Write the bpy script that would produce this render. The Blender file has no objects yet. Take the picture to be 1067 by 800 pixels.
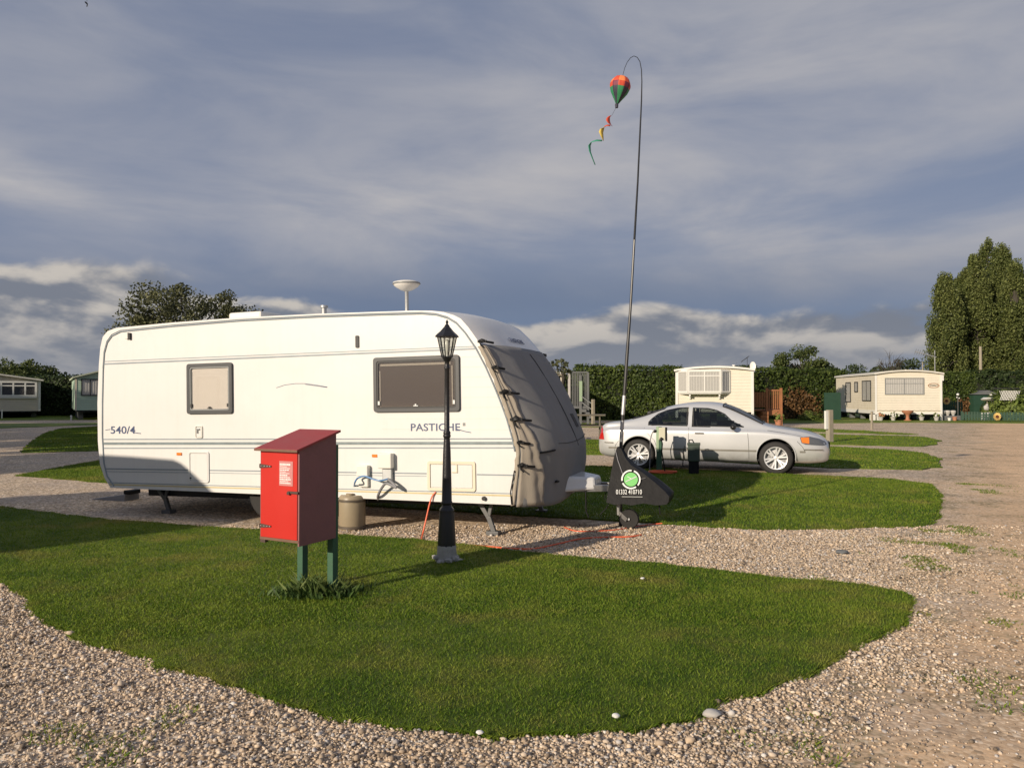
import bpy, bmesh, math, random
import numpy as np
from mathutils import Vector, Matrix, Quaternion
from mathutils.bvhtree import BVHTree
random.seed(7)
RNG = np.random.default_rng(11)
R = math.radians
scene = bpy.context.scene
COL = scene.collection

# ------------------------------------------------------------------ camera (built first: the surveying helpers use it)
F = 800.0                       # focal length in photo pixels (photo 1067 x 800)
CAM_H = 1.6
PITCH = math.atan(12.0 / 800.0)
cam_data = bpy.data.cameras.new('camera'); cam = bpy.data.objects.new('camera', cam_data); COL.objects.link(cam)
cam_data.sensor_width = 36; cam_data.lens = 36 * F / 1067.0; cam_data.clip_start = .05; cam_data.clip_end = 6000
cam.location = (0, 0, CAM_H); cam.rotation_euler = (math.pi / 2 + PITCH, 0, 0)
scene.camera = cam
CO = Vector((0, 0, CAM_H))

def ray(px, py):
    x = (px - 533.5) / F; u = (400 - py) / F
    c, s = math.cos(PITCH), math.sin(PITCH)
    return Vector((x, c - u * s, s + u * c))
def gp(px, py, z=0.0):
    d = ray(px, py); t = (z - CAM_H) / d.z
    p = CO + d * t
    return Vector((p.x, p.y, z))
def at(px, py, Y):
    d = ray(px, py); return CO + d * (Y / d.y)
def hit(px, py, p0, n):
    d = ray(px, py); t = (Vector(p0) - CO).dot(n) / d.dot(n)
    return CO + d * t

# ------------------------------------------------------------------ materials
def srgb(r, g, b):
    f = lambda v: ((v / 255 + .055) / 1.055) ** 2.4 if v > 10 else v / 255 / 12.92
    return (f(r), f(g), f(b))
MATS = {}
class NT:
    def __init__(s, tree): s.t = tree; s.n = tree.nodes; s.l = tree.links
    def new(s, typ, **kw):
        nd = s.n.new(typ)
        for k, v in kw.items():
            if k.startswith('_'): nd.inputs[k[1:]].default_value = v
            else: setattr(nd, k, v)
        return nd
    def link(s, a, b): s.l.new(a, b)
    def math(s, op, a, b=None, c=None, clamp=False):
        nd = s.n.new('ShaderNodeMath'); nd.operation = op; nd.use_clamp = clamp
        for i, v in enumerate((a, b, c)):
            if v is None: continue
            if isinstance(v, (int, float)): nd.inputs[i].default_value = v
            else: s.l.new(v, nd.inputs[i])
        return nd.outputs[0]
    def mix(s, fac, a, b, typ='MIX'):
        nd = s.n.new('ShaderNodeMix'); nd.data_type = 'RGBA'; nd.blend_type = typ
        for sock, v in ((nd.inputs[0], fac), (nd.inputs[6], a), (nd.inputs[7], b)):
            if isinstance(v, (int, float)): sock.default_value = v
            elif isinstance(v, tuple): sock.default_value = (*v[:3], 1)
            else: s.l.new(v, sock)
        return nd.outputs[2]
    def noise(s, vec, scale, detail=4, rough=.55, out=0, dist=0):
        nd = s.n.new('ShaderNodeTexNoise'); nd.inputs['Scale'].default_value = scale
        nd.inputs['Detail'].default_value = detail; nd.inputs['Roughness'].default_value = rough
        nd.inputs['Distortion'].default_value = dist
        if vec is not None: s.l.new(vec, nd.inputs['Vector'])
        return nd.outputs[out]
    def ramp(s, fac, stops, interp='LINEAR'):
        nd = s.n.new('ShaderNodeValToRGB'); cr = nd.color_ramp; cr.interpolation = interp
        while len(cr.elements) < len(stops): cr.elements.new(.5)
        for e, (p, c) in zip(cr.elements, stops):
            e.position = p; e.color = (*c[:3], 1) if isinstance(c, tuple) else (c, c, c, 1)
        s.l.new(fac, nd.inputs[0]); return nd.outputs[0]
    def coords(s, which='Object'):
        return s.n.new('ShaderNodeTexCoord').outputs[which]
    def pos(s):
        return s.n.new('ShaderNodeNewGeometry').outputs['Position']
    def bump(s, h, strength=.3, dist=.01):
        nd = s.n.new('ShaderNodeBump'); nd.inputs['Strength'].default_value = strength; nd.inputs['Distance'].default_value = dist
        s.l.new(h, nd.inputs['Height']); return nd.outputs[0]

def new_mat(name):
    m = bpy.data.materials.new(name); m.use_nodes = True
    nt = NT(m.node_tree); b = m.node_tree.nodes['Principled BSDF']
    MATS[name] = m
    return m, nt, b
def mat(name, col, rough=.5, metal=0.0, var=.12, vscale=3.0, dirt=0.0, dirtcol=(.12, .1, .07), bump=0.0, bscale=60, spec=.5, coat=0.0, island=0.0, sub=None):
    """plain procedural surface: base colour, soft large variation, fine wear, optional dirt blotches and bump"""
    m, nt, b = new_mat(name)
    co = nt.coords()
    n1 = nt.noise(co, vscale, 5, .6)
    f = nt.math('MULTIPLY_ADD', n1, 2 * var, 1 - var)
    c = nt.mix(1.0, tuple(col), f, 'MULTIPLY')
    if island:
        g = nt.new('ShaderNodeNewGeometry').outputs['Random Per Island']
        fi = nt.math('MULTIPLY_ADD', g, 2 * island, 1 - island)
        c = nt.mix(1.0, c, fi, 'MULTIPLY')
    if dirt:
        n2 = nt.noise(co, vscale * 2.3, 8, .7)
        k = nt.ramp(n2, [(.48, 0.0), (.75, 1.0)])
        c = nt.mix(nt.math('MULTIPLY', k, dirt), c, tuple(dirtcol))
    nt.link(c, b.inputs['Base Color'])
    rr = nt.math('MULTIPLY_ADD', n1, .2, rough - .1, clamp=True)
    nt.link(rr, b.inputs['Roughness'])
    b.inputs['Metallic'].default_value = metal
    b.inputs['Specular IOR Level'].default_value = spec
    b.inputs['Coat Weight'].default_value = coat; b.inputs['Coat Roughness'].default_value = .08
    if bump:
        nt.link(nt.bump(nt.noise(co, bscale, 4, .6), bump, .01), b.inputs['Normal'])
    return m
def leaf_mat(name, col, col2, trans=.25, rough=.55, patch=.6, var=.45, base=None):
    """foliage: colour differs leaf by leaf and clump by clump, a little light passes through"""
    m, nt, b = new_mat(name)
    p = nt.pos()
    g = nt.new('ShaderNodeNewGeometry').outputs['Random Per Island']
    big = nt.noise(p, patch, 3, .6)
    k = nt.math('ADD', nt.math('MULTIPLY', g, .55), nt.math('MULTIPLY', big, .6), clamp=True)
    c = nt.mix(nt.ramp(k, [(.3, 0.0), (.85, 1.0)]), tuple(col), tuple(col2))
    c = nt.mix(1.0, c, nt.math('MULTIPLY_ADD', g, var, 1 - var / 2), 'MULTIPLY')
    nt.link(c, b.inputs['Base Color']); b.inputs['Roughness'].default_value = rough
    b.inputs['Specular IOR Level'].default_value = .25
    tr = nt.new('ShaderNodeBsdfTranslucent'); nt.link(c, tr.inputs[0])
    mx = nt.new('ShaderNodeMixShader'); mx.inputs[0].default_value = trans
    nt.link(b.outputs[0], mx.inputs[1]); nt.link(tr.outputs[0], mx.inputs[2])
    nt.link(mx.outputs[0], nt.n['Material Output'].inputs[0])
    return m
def glass_mat(name, tint=(.3, .33, .33), rough=.02, fres=.08, refl=.9):
    m, nt, b = new_mat(name); nt.n.remove(b)
    lw = nt.new('ShaderNodeLayerWeight'); lw.inputs[0].default_value = .25
    t = nt.new('ShaderNodeBsdfTransparent'); t.inputs[0].default_value = (*tint, 1)
    g = nt.new('ShaderNodeBsdfGlossy'); g.inputs[0].default_value = (refl, refl, refl, 1); g.inputs[1].default_value = rough
    mx = nt.new('ShaderNodeMixShader')
    nt.link(nt.math('MULTIPLY_ADD', lw.outputs['Facing'], .6, fres, clamp=True), mx.inputs[0])
    nt.link(t.outputs[0], mx.inputs[1]); nt.link(g.outputs[0], mx.inputs[2])
    nt.link(mx.outputs[0], nt.n['Material Output'].inputs[0])
    return m
def board_mat(name, col, pitch=.15, depth=.6, dirt=.15, rough=.5, axis='Z', dirtcol=(.2, .17, .1)):
    """horizontal cladding boards: bumped lap profile, plus a darker line in the colour at each lap"""
    m, nt, b = new_mat(name)
    co = nt.coords(); sep = nt.new('ShaderNodeSeparateXYZ'); nt.link(co, sep.inputs[0])
    fr = nt.math('FRACT', nt.math('DIVIDE', sep.outputs[axis], pitch))
    n = nt.noise(co, 1.2, 6, .65)
    c = nt.mix(1.0, tuple(col), nt.math('MULTIPLY_ADD', n, .2, .9), 'MULTIPLY')
    k = nt.ramp(nt.noise(co, 2.2, 8, .7), [(.5, 0.0), (.8, 1.0)])
    c = nt.mix(nt.math('MULTIPLY', k, dirt), c, tuple(dirtcol))
    gap = nt.ramp(fr, [(0, 1.0), (.06, 0.0)])
    c = nt.mix(nt.math('MULTIPLY', gap, .5), c, tuple(v * .35 for v in col))
    nt.link(c, b.inputs['Base Color']); b.inputs['Roughness'].default_value = rough
    nt.link(nt.bump(nt.math('SUBTRACT', 1.0, fr), depth, .02), b.inputs['Normal'])
    return m

# ------------------------------------------------------------------ mesh builder
class MB:
    def __init__(s): s.v = []; s.f = []
    def add(s, vs, fs, M=None):
        o = len(s.v)
        for p in vs:
            p = Vector(p); s.v.append(M @ p if M is not None else p)
        s.f += [tuple(o + i for i in f) for f in fs]; return s
    def box(s, c, d, rot=None, taper=None):
        x, y, z = (q / 2 for q in d); t = taper or (1, 1)
        vs = [(-x, -y, -z), (x, -y, -z), (x, y, -z), (-x, y, -z), (-x * t[0], -y * t[1], z), (x * t[0], -y * t[1], z), (x * t[0], y * t[1], z), (-x * t[0], y * t[1], z)]
        fs = [(3, 2, 1, 0), (4, 5, 6, 7), (0, 1, 5, 4), (1, 2, 6, 5), (2, 3, 7, 6), (3, 0, 4, 7)]
        M = Matrix.Translation(Vector(c)) @ (rot.to_4x4() if rot is not None else Matrix.Identity(4))
        return s.add(vs, fs, M)
    def bb(s, a, b):
        return s.box([(p + q) / 2 for p, q in zip(a, b)], [abs(q - p) for p, q in zip(a, b)])
    def bar(s, a, b, w, h=None, roll=0):
        a, b = Vector(a), Vector(b); h = h or w; d = b - a
        q = d.to_track_quat('X', 'Z'); return s.box((a + b) / 2, (d.length, w, h), (q @ Quaternion((1, 0, 0), roll)).to_matrix())
    def tube(s, pts, rad, n=10, caps=True):
        pts = [Vector(p) for p in pts]; k = len(pts)
        if isinstance(rad, (int, float)): rad = [rad] * k
        T = [(pts[min(i + 1, k - 1)] - pts[max(i - 1, 0)]).normalized() for i in range(k)]
        up = Vector((0, 0, 1)) if abs(T[0].z) < .9 else Vector((1, 0, 0))
        nrm = (up - T[0] * up.dot(T[0])).normalized(); vs = []
        for i in range(k):
            nrm = (nrm - T[i] * nrm.dot(T[i])).normalized(); bi = T[i].cross(nrm)
            for j in range(n):
                a = 2 * math.pi * j / n
                vs.append(pts[i] + (nrm * math.cos(a) + bi * math.sin(a)) * rad[i])
        fs = [(i * n + j, i * n + (j + 1) % n, (i + 1) * n + (j + 1) % n, (i + 1) * n + j) for i in range(k - 1) for j in range(n)]
        if caps: fs += [tuple(range(n - 1, -1, -1)), tuple((k - 1) * n + j for j in range(n))]
        return s.add(vs, fs)
    def cyl(s, a, b, r, n=16, r2=None): return s.tube([a, b], [r, r if r2 is None else r2], n)
    def lathe(s, prof, c=(0, 0, 0), n=20, M=None, ph=0):
        k = len(prof); vs = [(r * math.cos(2 * math.pi * j / n + ph), r * math.sin(2 * math.pi * j / n + ph), z) for r, z in prof for j in range(n)]
        fs = [(i * n + j, i * n + (j + 1) % n, (i + 1) * n + (j + 1) % n, (i + 1) * n + j) for i in range(k - 1) for j in range(n)]
        fs += [tuple(range(n - 1, -1, -1)), tuple((k - 1) * n + j for j in range(n))]
        MM = Matrix.Translation(Vector(c)) @ (M if M is not None else Matrix.Identity(4))
        return s.add(vs, fs, MM)
    def prism(s, poly, y0, y1, axes='xzy'):
        """polygon in two axes pulled along the third; axes 'xzy': poly (x,z), pulled in y"""
        n = len(poly); ia = ['xyz'.index(c) for c in axes]
        def P(a, b, c):
            v = [0, 0, 0]; v[ia[0]] = a; v[ia[1]] = b; v[ia[2]] = c; return v
        vs = [P(a, b, y0) for a, b in poly] + [P(a, b, y1) for a, b in poly]
        fs = [tuple(range(n)), tuple(range(2 * n - 1, n - 1, -1))] + [(i + n, (i + 1) % n + n, (i + 1) % n, i) for i in range(n)]
        return s.add(vs, fs)
    def grid(s, G, flip=False, closed=False):
        r, c = len(G), len(G[0]); vs = [p for row in G for p in row]
        fs = []
        for i in range(r - 1):
            for j in range(c - 1 + (1 if closed else 0)):
                q = (i * c + j, i * c + (j + 1) % c, (i + 1) * c + (j + 1) % c, (i + 1) * c + j)
                fs.append(q[::-1] if flip else q)
        return s.add(vs, fs)
    def ico(s, c, r, sub=1, sc=(1, 1, 1), jit=0):
        bm = bmesh.new(); bmesh.ops.create_icosphere(bm, subdivisions=sub, radius=1)
        vs = [Vector((v.co.x * r * sc[0], v.co.y * r * sc[1], v.co.z * r * sc[2])) * (1 + random.uniform(-jit, jit)) + Vector(c) for v in bm.verts]
        bm.verts.index_update(); fs = [tuple(v.index for v in f.verts) for f in bm.faces]; bm.free()
        return s.add(vs, fs)
    def build(s, name, m, parent=None, smooth=False, bevel=0, fix=True, sub=0, angle=40):
        me = bpy.data.meshes.new(name); me.from_pydata([tuple(v) for v in s.v], [], s.f)
        if fix and len(s.f) < 40000:
            bm = bmesh.new(); bm.from_mesh(me); bmesh.ops.recalc_face_normals(bm, faces=bm.faces); bm.to_mesh(me); bm.free()
        o = bpy.data.objects.new(name, me); COL.objects.link(o)
        if m is not None: me.materials.append(m if not isinstance(m, str) else MATS[m])
        if parent is not None: o.parent = parent
        if smooth:
            me.polygons.foreach_set('use_smooth', [True] * len(me.polygons))
            if angle < 180: me.set_sharp_from_angle(angle=R(angle))
        if bevel:
            b = o.modifiers.new('bevel', 'BEVEL'); b.width = bevel; b.segments = 2; b.limit_method = 'ANGLE'; b.angle_limit = R(40)
        if sub:
            q = o.modifiers.new('sub', 'SUBSURF'); q.levels = sub; q.render_levels = sub
        return o
def np_mesh(name, V, T, m, parent=None, smooth=False):
    """V (n,3), T (k,3 or 4) numpy"""
    me = bpy.data.meshes.new(name); V = np.asarray(V, np.float32); T = np.asarray(T, np.int32)
    k = T.shape[1]; me.vertices.add(len(V)); me.vertices.foreach_set('co', V.ravel())
    me.loops.add(T.size); me.loops.foreach_set('vertex_index', T.ravel())
    me.polygons.add(len(T)); me.polygons.foreach_set('loop_start', np.arange(0, T.size, k, dtype=np.int32))
    me.polygons.foreach_set('loop_total', np.full(len(T), k, np.int32))
    if smooth: me.polygons.foreach_set('use_smooth', np.ones(len(T), bool))
    me.update(calc_edges=True)
    o = bpy.data.objects.new(name, me); COL.objects.link(o); me.materials.append(MATS[m] if isinstance(m, str) else m)
    if parent is not None: o.parent = parent
    return o
def tag(o, label, cat, group=None, kind=None):
    if label: o['label'] = label
    if cat: o['category'] = cat
    if group: o['group'] = group
    if kind: o['kind'] = kind
    return o
def thing(name, label, cat, loc=(0, 0, 0), rz=0.0, group=None):
    o = bpy.data.objects.new(name, None); COL.objects.link(o); o.empty_display_size = .3
    o.location = loc; o.rotation_euler = (0, 0, rz); tag(o, label, cat, group); return o
def copy_tree(o, parent=None):
    c = o.copy(); COL.objects.link(c); c.parent = parent
    for ch in [q for q in bpy.data.objects if q.parent == o]: copy_tree(ch, c)
    return c
def text_mesh(name, s, size, M, m, parent, extrude=.001, spacing=1.0, bold=0.0, align='LEFT', shear=0, wscale=1.0):
    cu = bpy.data.curves.new('t', 'FONT'); cu.body = s; cu.size = size; cu.extrude = extrude; cu.space_character = spacing
    cu.offset = bold; cu.align_x = align; cu.shear = shear; cu.resolution_u = 4
    o = bpy.data.objects.new('t', cu); COL.objects.link(o)
    dg = bpy.context.evaluated_depsgraph_get(); me = bpy.data.meshes.new_from_object(o.evaluated_get(dg))
    bpy.data.objects.remove(o); bpy.data.curves.remove(cu)
    me.transform(M @ Matrix.Diagonal((wscale, 1, 1, 1))); me.name = name
    q = bpy.data.objects.new(name, me); COL.objects.link(q); me.materials.clear(); me.materials.append(MATS[m]); q.parent = parent
    return q
XZ = Matrix.Rotation(math.pi / 2, 4, 'X')     # text plane: x right, z up, facing -y
def bake(o):
    dg = bpy.context.evaluated_depsgraph_get(); dg.update()
    me = bpy.data.meshes.new_from_object(o.evaluated_get(dg)); o.modifiers.clear(); o.data = me; return o
# ------------------------------------------------------------------ world: Nishita sky with clouds, one low sun
SUN_EL = R(19); TR = Vector((.69, .72)); TR.normalize()
world = bpy.data.worlds.new('World'); scene.world = world; world.use_nodes = True
w = NT(world.node_tree); bg = w.n['Background']
sky = w.new('ShaderNodeTexSky', sky_type='NISHITA', sun_disc=False, sun_elevation=SUN_EL, sun_rotation=math.atan2(-TR.x, -TR.y),
            altitude=30, air_density=1.0, dust_density=1.2, ozone_density=1.6)
gen = w.coords('Generated'); nrmv = w.new('ShaderNodeVectorMath', operation='NORMALIZE'); w.link(gen, nrmv.inputs[0])
sx = w.new('ShaderNodeSeparateXYZ'); w.link(nrmv.outputs[0], sx.inputs[0])
AZ = w.math('ARCTAN2', sx.outputs[0], sx.outputs[1]); EL = w.math('ARCSINE', sx.outputs[2])
def vec(x, y, z=0.0):
    c = w.new('ShaderNodeCombineXYZ')
    for i, v in enumerate((x, y, z)):
        if isinstance(v, (int, float)): c.inputs[i].default_value = v
        else: w.link(v, c.inputs[i])
    return c.outputs[0]
def sstep(v, a, b):
    nd = w.new('ShaderNodeMapRange', interpolation_type='SMOOTHSTEP'); w.link(v, nd.inputs[0])
    nd.inputs[1].default_value = a; nd.inputs[2].default_value = b; return nd.outputs[0]
def blob(az, el, ra, re, tilt=0.0):
    """soft cloud bank at a bearing and height (degrees)"""
    a = w.math('SUBTRACT', AZ, R(az)); e = w.math('SUBTRACT', EL, R(el))
    a2 = w.math('ADD', a, w.math('MULTIPLY', e, tilt)); e2 = w.math('SUBTRACT', e, w.math('MULTIPLY', a, tilt))
    q = w.math('ADD', w.math('POWER', w.math('ABSOLUTE', w.math('DIVIDE', a2, R(ra))), 2.0), w.math('POWER', w.math('ABSOLUTE', w.math('DIVIDE', e2, R(re))), 2.0))
    return w.math('EXPONENT', w.math('MULTIPLY', q, -1.0))
CK = 9.4      # cloud radiance in the units of the sky texture
def cc(r, g, b, k=1.0): 
    c = srgb(r, g, b); return tuple(v * CK * k for v in c)
base = w.mix(.90, sky.outputs[0], cc(106, 122, 154))
base = w.mix(w.math('MULTIPLY', sstep(EL, R(8), R(28)), .35), base, cc(118, 126, 146))
# high sheet cloud, streaked
zz = w.math('ADD', w.math('MAXIMUM', sx.outputs[2], 0.0), .12)
sheet = vec(w.math('DIVIDE', sx.outputs[0], zz), w.math('MULTIPLY', w.math('DIVIDE', sx.outputs[1], zz), 1.0), 0.3)
n1 = w.noise(sheet, .55, 7, .52, dist=.3)
n1b = w.noise(vec(w.math('MULTIPLY', AZ, 1.0), w.math('MULTIPLY', EL, 3.4), 4.0), 2.6, 6, .55, dist=.4)
m1 = w.math('ADD', w.math('MULTIPLY', n1, .45), w.math('MULTIPLY', n1b, .55))
m1 = sstep(m1, .36, .66)
bl = w.math('ADD', w.math('MULTIPLY', blob(5, 12.5, 17, 4.5, .06), .6), w.math('MULTIPLY', blob(26, 10, 16, 5, -.1), .42))
bl = w.math('ADD', bl, w.math('MULTIPLY', blob(-31, 12.6, 8, 1.6, -.15), .75))
bl = w.math('ADD', bl, w.math('MULTIPLY', blob(-10, 14, 12, 3, .1), .28))
bl = w.math('ADD', bl, w.math('MULTIPLY', blob(18, 22, 22, 6, 0), .35))
amt = w.math('MULTIPLY', w.math('ADD', w.math('MULTIPLY_ADD', m1, .50, .10), w.math('MULTIPLY', bl, w.math('MULTIPLY_ADD', m1, .9, .25))), 1.0, clamp=True)
low = sstep(EL, R(4.5), R(9))
amt = w.math('MULTIPLY', amt, low)
c1 = w.mix(amt, base, cc(178, 177, 181))
# darker blue-grey band beneath the sheet
dk = w.math('MULTIPLY', blob(4, 7.2, 50, 2.6, 0), .38)
c1 = w.mix(dk, c1, cc(97, 109, 131))
# cumulus bank near the horizon
cv = vec(w.math('MULTIPLY', AZ, 1.0), w.math('MULTIPLY', EL, 2.3), 1.7)
q1 = w.noise(cv, 7.0, 6, .50, dist=.2)
cv2 = vec(w.math('ADD', AZ, -.006), w.math('ADD', w.math('MULTIPLY', EL, 2.3), .035), 1.7)
q2 = w.noise(cv2, 7.0, 6, .50, dist=.2)
env = w.math('ADD', w.math('MULTIPLY', blob(-33, 3.4, 16, 5.0, 0), 1.3), w.math('MULTIPLY', blob(8, 3.5, 16, 3.0, 0.02), 1.15))
env = w.math('ADD', env, w.math('MULTIPLY', blob(-15, 3.2, 11, 2.6, 0), 1.0))
env = w.math('ADD', env, w.math('MULTIPLY', blob(28, 4.4, 12, 2.0, .1), .75))
env = w.math('MINIMUM', env, 1.0)
den = w.math('ADD', q1, w.math('MULTIPLY_ADD', env, .54, -.385))
mk = sstep(den, .34, .50)
lit = sstep(w.math('SUBTRACT', q1, q2), -.06, .12)
lit = w.math('MULTIPLY', lit, w.math('MULTIPLY_ADD', sstep(EL, R(.5), R(5.5)), .65, .35))
cumc = w.mix(lit, cc(122, 127, 138), cc(200, 193, 184))
c2 = w.mix(w.math('MULTIPLY', mk, w.math('MULTIPLY', sstep(env, .10, .45), .92)), c1, cumc)
# haze at the horizon and dark ground colour beneath it
c2 = w.mix(w.math('MULTIPLY', w.math('SUBTRACT', 1.0, sstep(EL, R(0), R(5.5))), .55), c2, cc(142, 146, 155))
w.link(c2, bg.inputs[0]); bg.inputs[1].default_value = .10
sun_d = bpy.data.lights.new('sun', 'SUN'); sun = bpy.data.objects.new('sun', sun_d); COL.objects.link(sun)
sun_d.energy = 4.8; sun_d.angle = R(.6); sun_d.color = (1.0, .86, .69)
sun.rotation_euler = Vector((TR.x * math.cos(SUN_EL), TR.y * math.cos(SUN_EL), -math.sin(SUN_EL))).to_track_quat('-Z', 'Y').to_euler()
sun.location = (-30, -30, 30)
scene.view_settings.view_transform = 'Standard'; scene.view_settings.look = 'None'; scene.view_settings.gamma = 1
scene.view_settings.exposure = 0.10
scene.cycles.max_bounces = 6; scene.cycles.transparent_max_bounces = 12; scene.cycles.caustics_reflective = False

# ------------------------------------------------------------------ ground
def poly_px(pts): return [gp(*p).to_2d() for p in pts]
def inside(poly, X, Y):
    poly = np.array([(p[0], p[1]) for p in poly]); n = len(poly); c = np.zeros(len(X), bool); j = n - 1
    for i in range(n):
        xi, yi = poly[i]; xj, yj = poly[j]
        with np.errstate(divide='ignore', invalid='ignore'):
            t = ((yi > Y) != (yj > Y)) & (X < (xj - xi) * (Y - yi) / (yj - yi) + xi)
        c ^= t; j = i
    return c
def rough_edge(poly, step, amp, seed):
    rng = random.Random(seed); out = []
    n = len(poly)
    for i in range(n):
        a, b = Vector(poly[i]), Vector(poly[(i + 1) % n]); L = (b - a).length; k = max(1, min(400, int(L / step)))
        nr = Vector((-(b - a).y, (b - a).x)).normalized()
        for j in range(k):
            q_ = a.lerp(b, j / k); out.append(q_ + nr * (rng.gauss(0, amp) + amp * 1.6 * math.sin(q_.x * 5.1 + q_.y * 3.3 + seed) * math.sin(q_.x * 2.2 - q_.y * 4.1)))
    return out

gm, nt, b = new_mat('gravel_ground')
p = nt.pos(); sp = nt.new('ShaderNodeSeparateXYZ'); nt.link(p, sp.inputs[0])
vor = nt.new('ShaderNodeTexVoronoi'); vor.inputs['Scale'].default_value = 42; nt.link(p, vor.inputs['Vector'])
vor2 = nt.new('ShaderNodeTexVoronoi'); vor2.inputs['Scale'].default_value = 17; nt.link(p, vor2.inputs['Vector'])
hsv = nt.new('ShaderNodeSeparateColor'); nt.link(vor.outputs['Color'], hsv.inputs[0])
stone = nt.ramp(hsv.outputs[0], [(0, (.24, .175, .115)), (.3, (.52, .39, .265)), (.65, (.72, .56, .39)), (.9, (.82, .68, .51)), (1, (.86, .78, .67))])
hs2 = nt.new('ShaderNodeSeparateColor'); nt.link(vor2.outputs['Color'], hs2.inputs[0])
stone = nt.mix(1.0, stone, nt.math('MULTIPLY_ADD', hs2.outputs[1], .5, .75), 'MULTIPLY')
edge = nt.ramp(vor.outputs['Distance'], [(.35, 0.0), (.75, 1.0)])
stone = nt.mix(nt.math('MULTIPLY', edge, .4), stone, (.10, .082, .065))
big = nt.noise(p, .35, 5, .6)
grey = nt.ramp(nt.noise(p, .8, 4, .6), [(.48, 0.0), (.62, 1.0)])
stone = nt.mix(nt.math('MULTIPLY', grey, .35), stone, (.36, .31, .28))
# beaten-earth track: left edge runs from (4.6,4) to (9.5,14) and on past x = 24 at y = 46
u = nt.math('SUBTRACT', sp.outputs[0], nt.math('MULTIPLY_ADD', sp.outputs[1], .60, -.45))
u = nt.math('ADD', u, nt.math('MULTIPLY', nt.math('SUBTRACT', nt.noise(p, .9, 6, .65), .5), 3.2))
u = nt.math('DIVIDE', u, nt.math('MULTIPLY_ADD', sp.outputs[1], .04, 1.0))
track = nt.new('ShaderNodeMapRange', interpolation_type='SMOOTHSTEP'); nt.link(u, track.inputs[0]); track.inputs[1].default_value = -.5; track.inputs[2].default_value = .9
tk = track.outputs[0]
earth = nt.mix(nt.noise(p, 2.5, 8, .7), (.60, .40, .235), (.90, .62, .37))
pale = nt.math('GREATER_THAN', hsv.outputs[1], .74)
ruv = nt.new('ShaderNodeCombineXYZ'); nt.link(nt.math('MULTIPLY', u, 1.6), ruv.inputs[0]); nt.link(nt.math('MULTIPLY', sp.outputs[1], .12), ruv.inputs[1])
rut = nt.ramp(nt.noise(ruv.outputs[0], 1.6, 5, .6), [(.40, 0.0), (.60, 1.0)])
earth = nt.mix(nt.math('MULTIPLY', rut, .16), earth, (.34, .235, .15))
earth = nt.mix(nt.math('MULTIPLY', pale, .55), earth, (.80, .60, .40))
dark = nt.math('LESS_THAN', hsv.outputs[2], .16)
earth = nt.mix(nt.math('MULTIPLY', dark, .5), earth, (.10, .08, .06))
col = nt.mix(nt.math('MULTIPLY', tk, .85), stone, earth)
# moss and thin weeds along the edge of the track
mm = nt.math('MULTIPLY', nt.ramp(nt.noise(p, 1.1, 9, .72), [(.50, 0.0), (.60, 1.0)]), nt.ramp(nt.noise(p, 14, 5, .7), [(.42, 0.0), (.58, 1.0)]))
band = nt.math('MULTIPLY', nt.math('EXPONENT', nt.math('MULTIPLY', nt.math('POWER', nt.math('ABSOLUTE', u), 2.0), -.9)), 1.0)
col = nt.mix(nt.math('MULTIPLY', nt.math('MULTIPLY', mm, band), .85), col, (.07, .085, .03))
fine = nt.noise(p, 30, 4, .7)
col = nt.mix(1.0, col, nt.math('MULTIPLY_ADD', fine, .5, .75), 'MULTIPLY')
col = nt.mix(1.0, col, nt.math('MULTIPLY_ADD', big, .5, .75), 'MULTIPLY')
nt.link(col, b.inputs['Base Color']); b.inputs['Roughness'].default_value = .9; b.inputs['Specular IOR Level'].default_value = .2
h = nt.math('SUBTRACT', nt.math('MULTIPLY', fine, .3), vor.outputs['Distance'])
hb = nt.math('ADD', nt.math('MULTIPLY', h, nt.math('MULTIPLY_ADD', tk, -.55, 1.0)), nt.math('MULTIPLY', nt.noise(p, 5, 5, .6), .5))
nt.link(nt.bump(hb, .22, .012), b.inputs['Normal'])
# ground sheet with very soft undulation close by
G = []
ys = [-60, -20, -5, 0] + [i * .5 for i in range(1, 60)] + [32, 36, 42, 50, 60, 80, 120, 250, 600, 2500]
xs = [-2500, -600, -250, -120, -70, -45] + [i * .75 for i in range(-45, 46)] + [45, 70, 120, 250, 600, 2500]
for y in ys:
    G.append([(x, y, 0.0) for x in xs])
tag(MB().grid(G).build('ground', gm, fix=False), None, None, kind='structure')

# lawns
GRASS1, GRASS2, GRASSB = (.085, .158, .014), (.22, .285, .036), (.34, .27, .08)
def grass_nodes(nt, b, blade):
    p = nt.pos()
    big = nt.noise(p, .55, 5, .6); mid = nt.noise(p, 3.0, 6, .65)
    k = nt.math('ADD', nt.math('MULTIPLY', big, .5), nt.math('MULTIPLY', mid, .5))
    if blade:
        g = nt.new('ShaderNodeNewGeometry').outputs['Random Per Island']
        k = nt.math('ADD', nt.math('MULTIPLY', k, .75), nt.math('MULTIPLY', g, .28))
    c = nt.mix(nt.ramp(k, [(.42, 0.0), (.62, 1.0)]), GRASS1, GRASS2)
    wear = nt.ramp(nt.noise(p, .85, 5, .65), [(.52, 0.0), (.68, 1.0)])
    c = nt.mix(nt.math('MULTIPLY', wear, .55 if blade else .55), c, GRASSB)
    if blade:
        dead = nt.math('GREATER_THAN', g, .955)
        c = nt.mix(nt.math('MULTIPLY', dead, .6), c, (.22, .19, .07))
    else:
        c = nt.mix(1.0, c, nt.math('MULTIPLY_ADD', nt.noise(p, 60, 6, .8), 1.1, .25), 'MULTIPLY')
    nt.link(c, b.inputs['Base Color']); b.inputs['Roughness'].default_value = .6; b.inputs['Specular IOR Level'].default_value = .15
    return c
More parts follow.
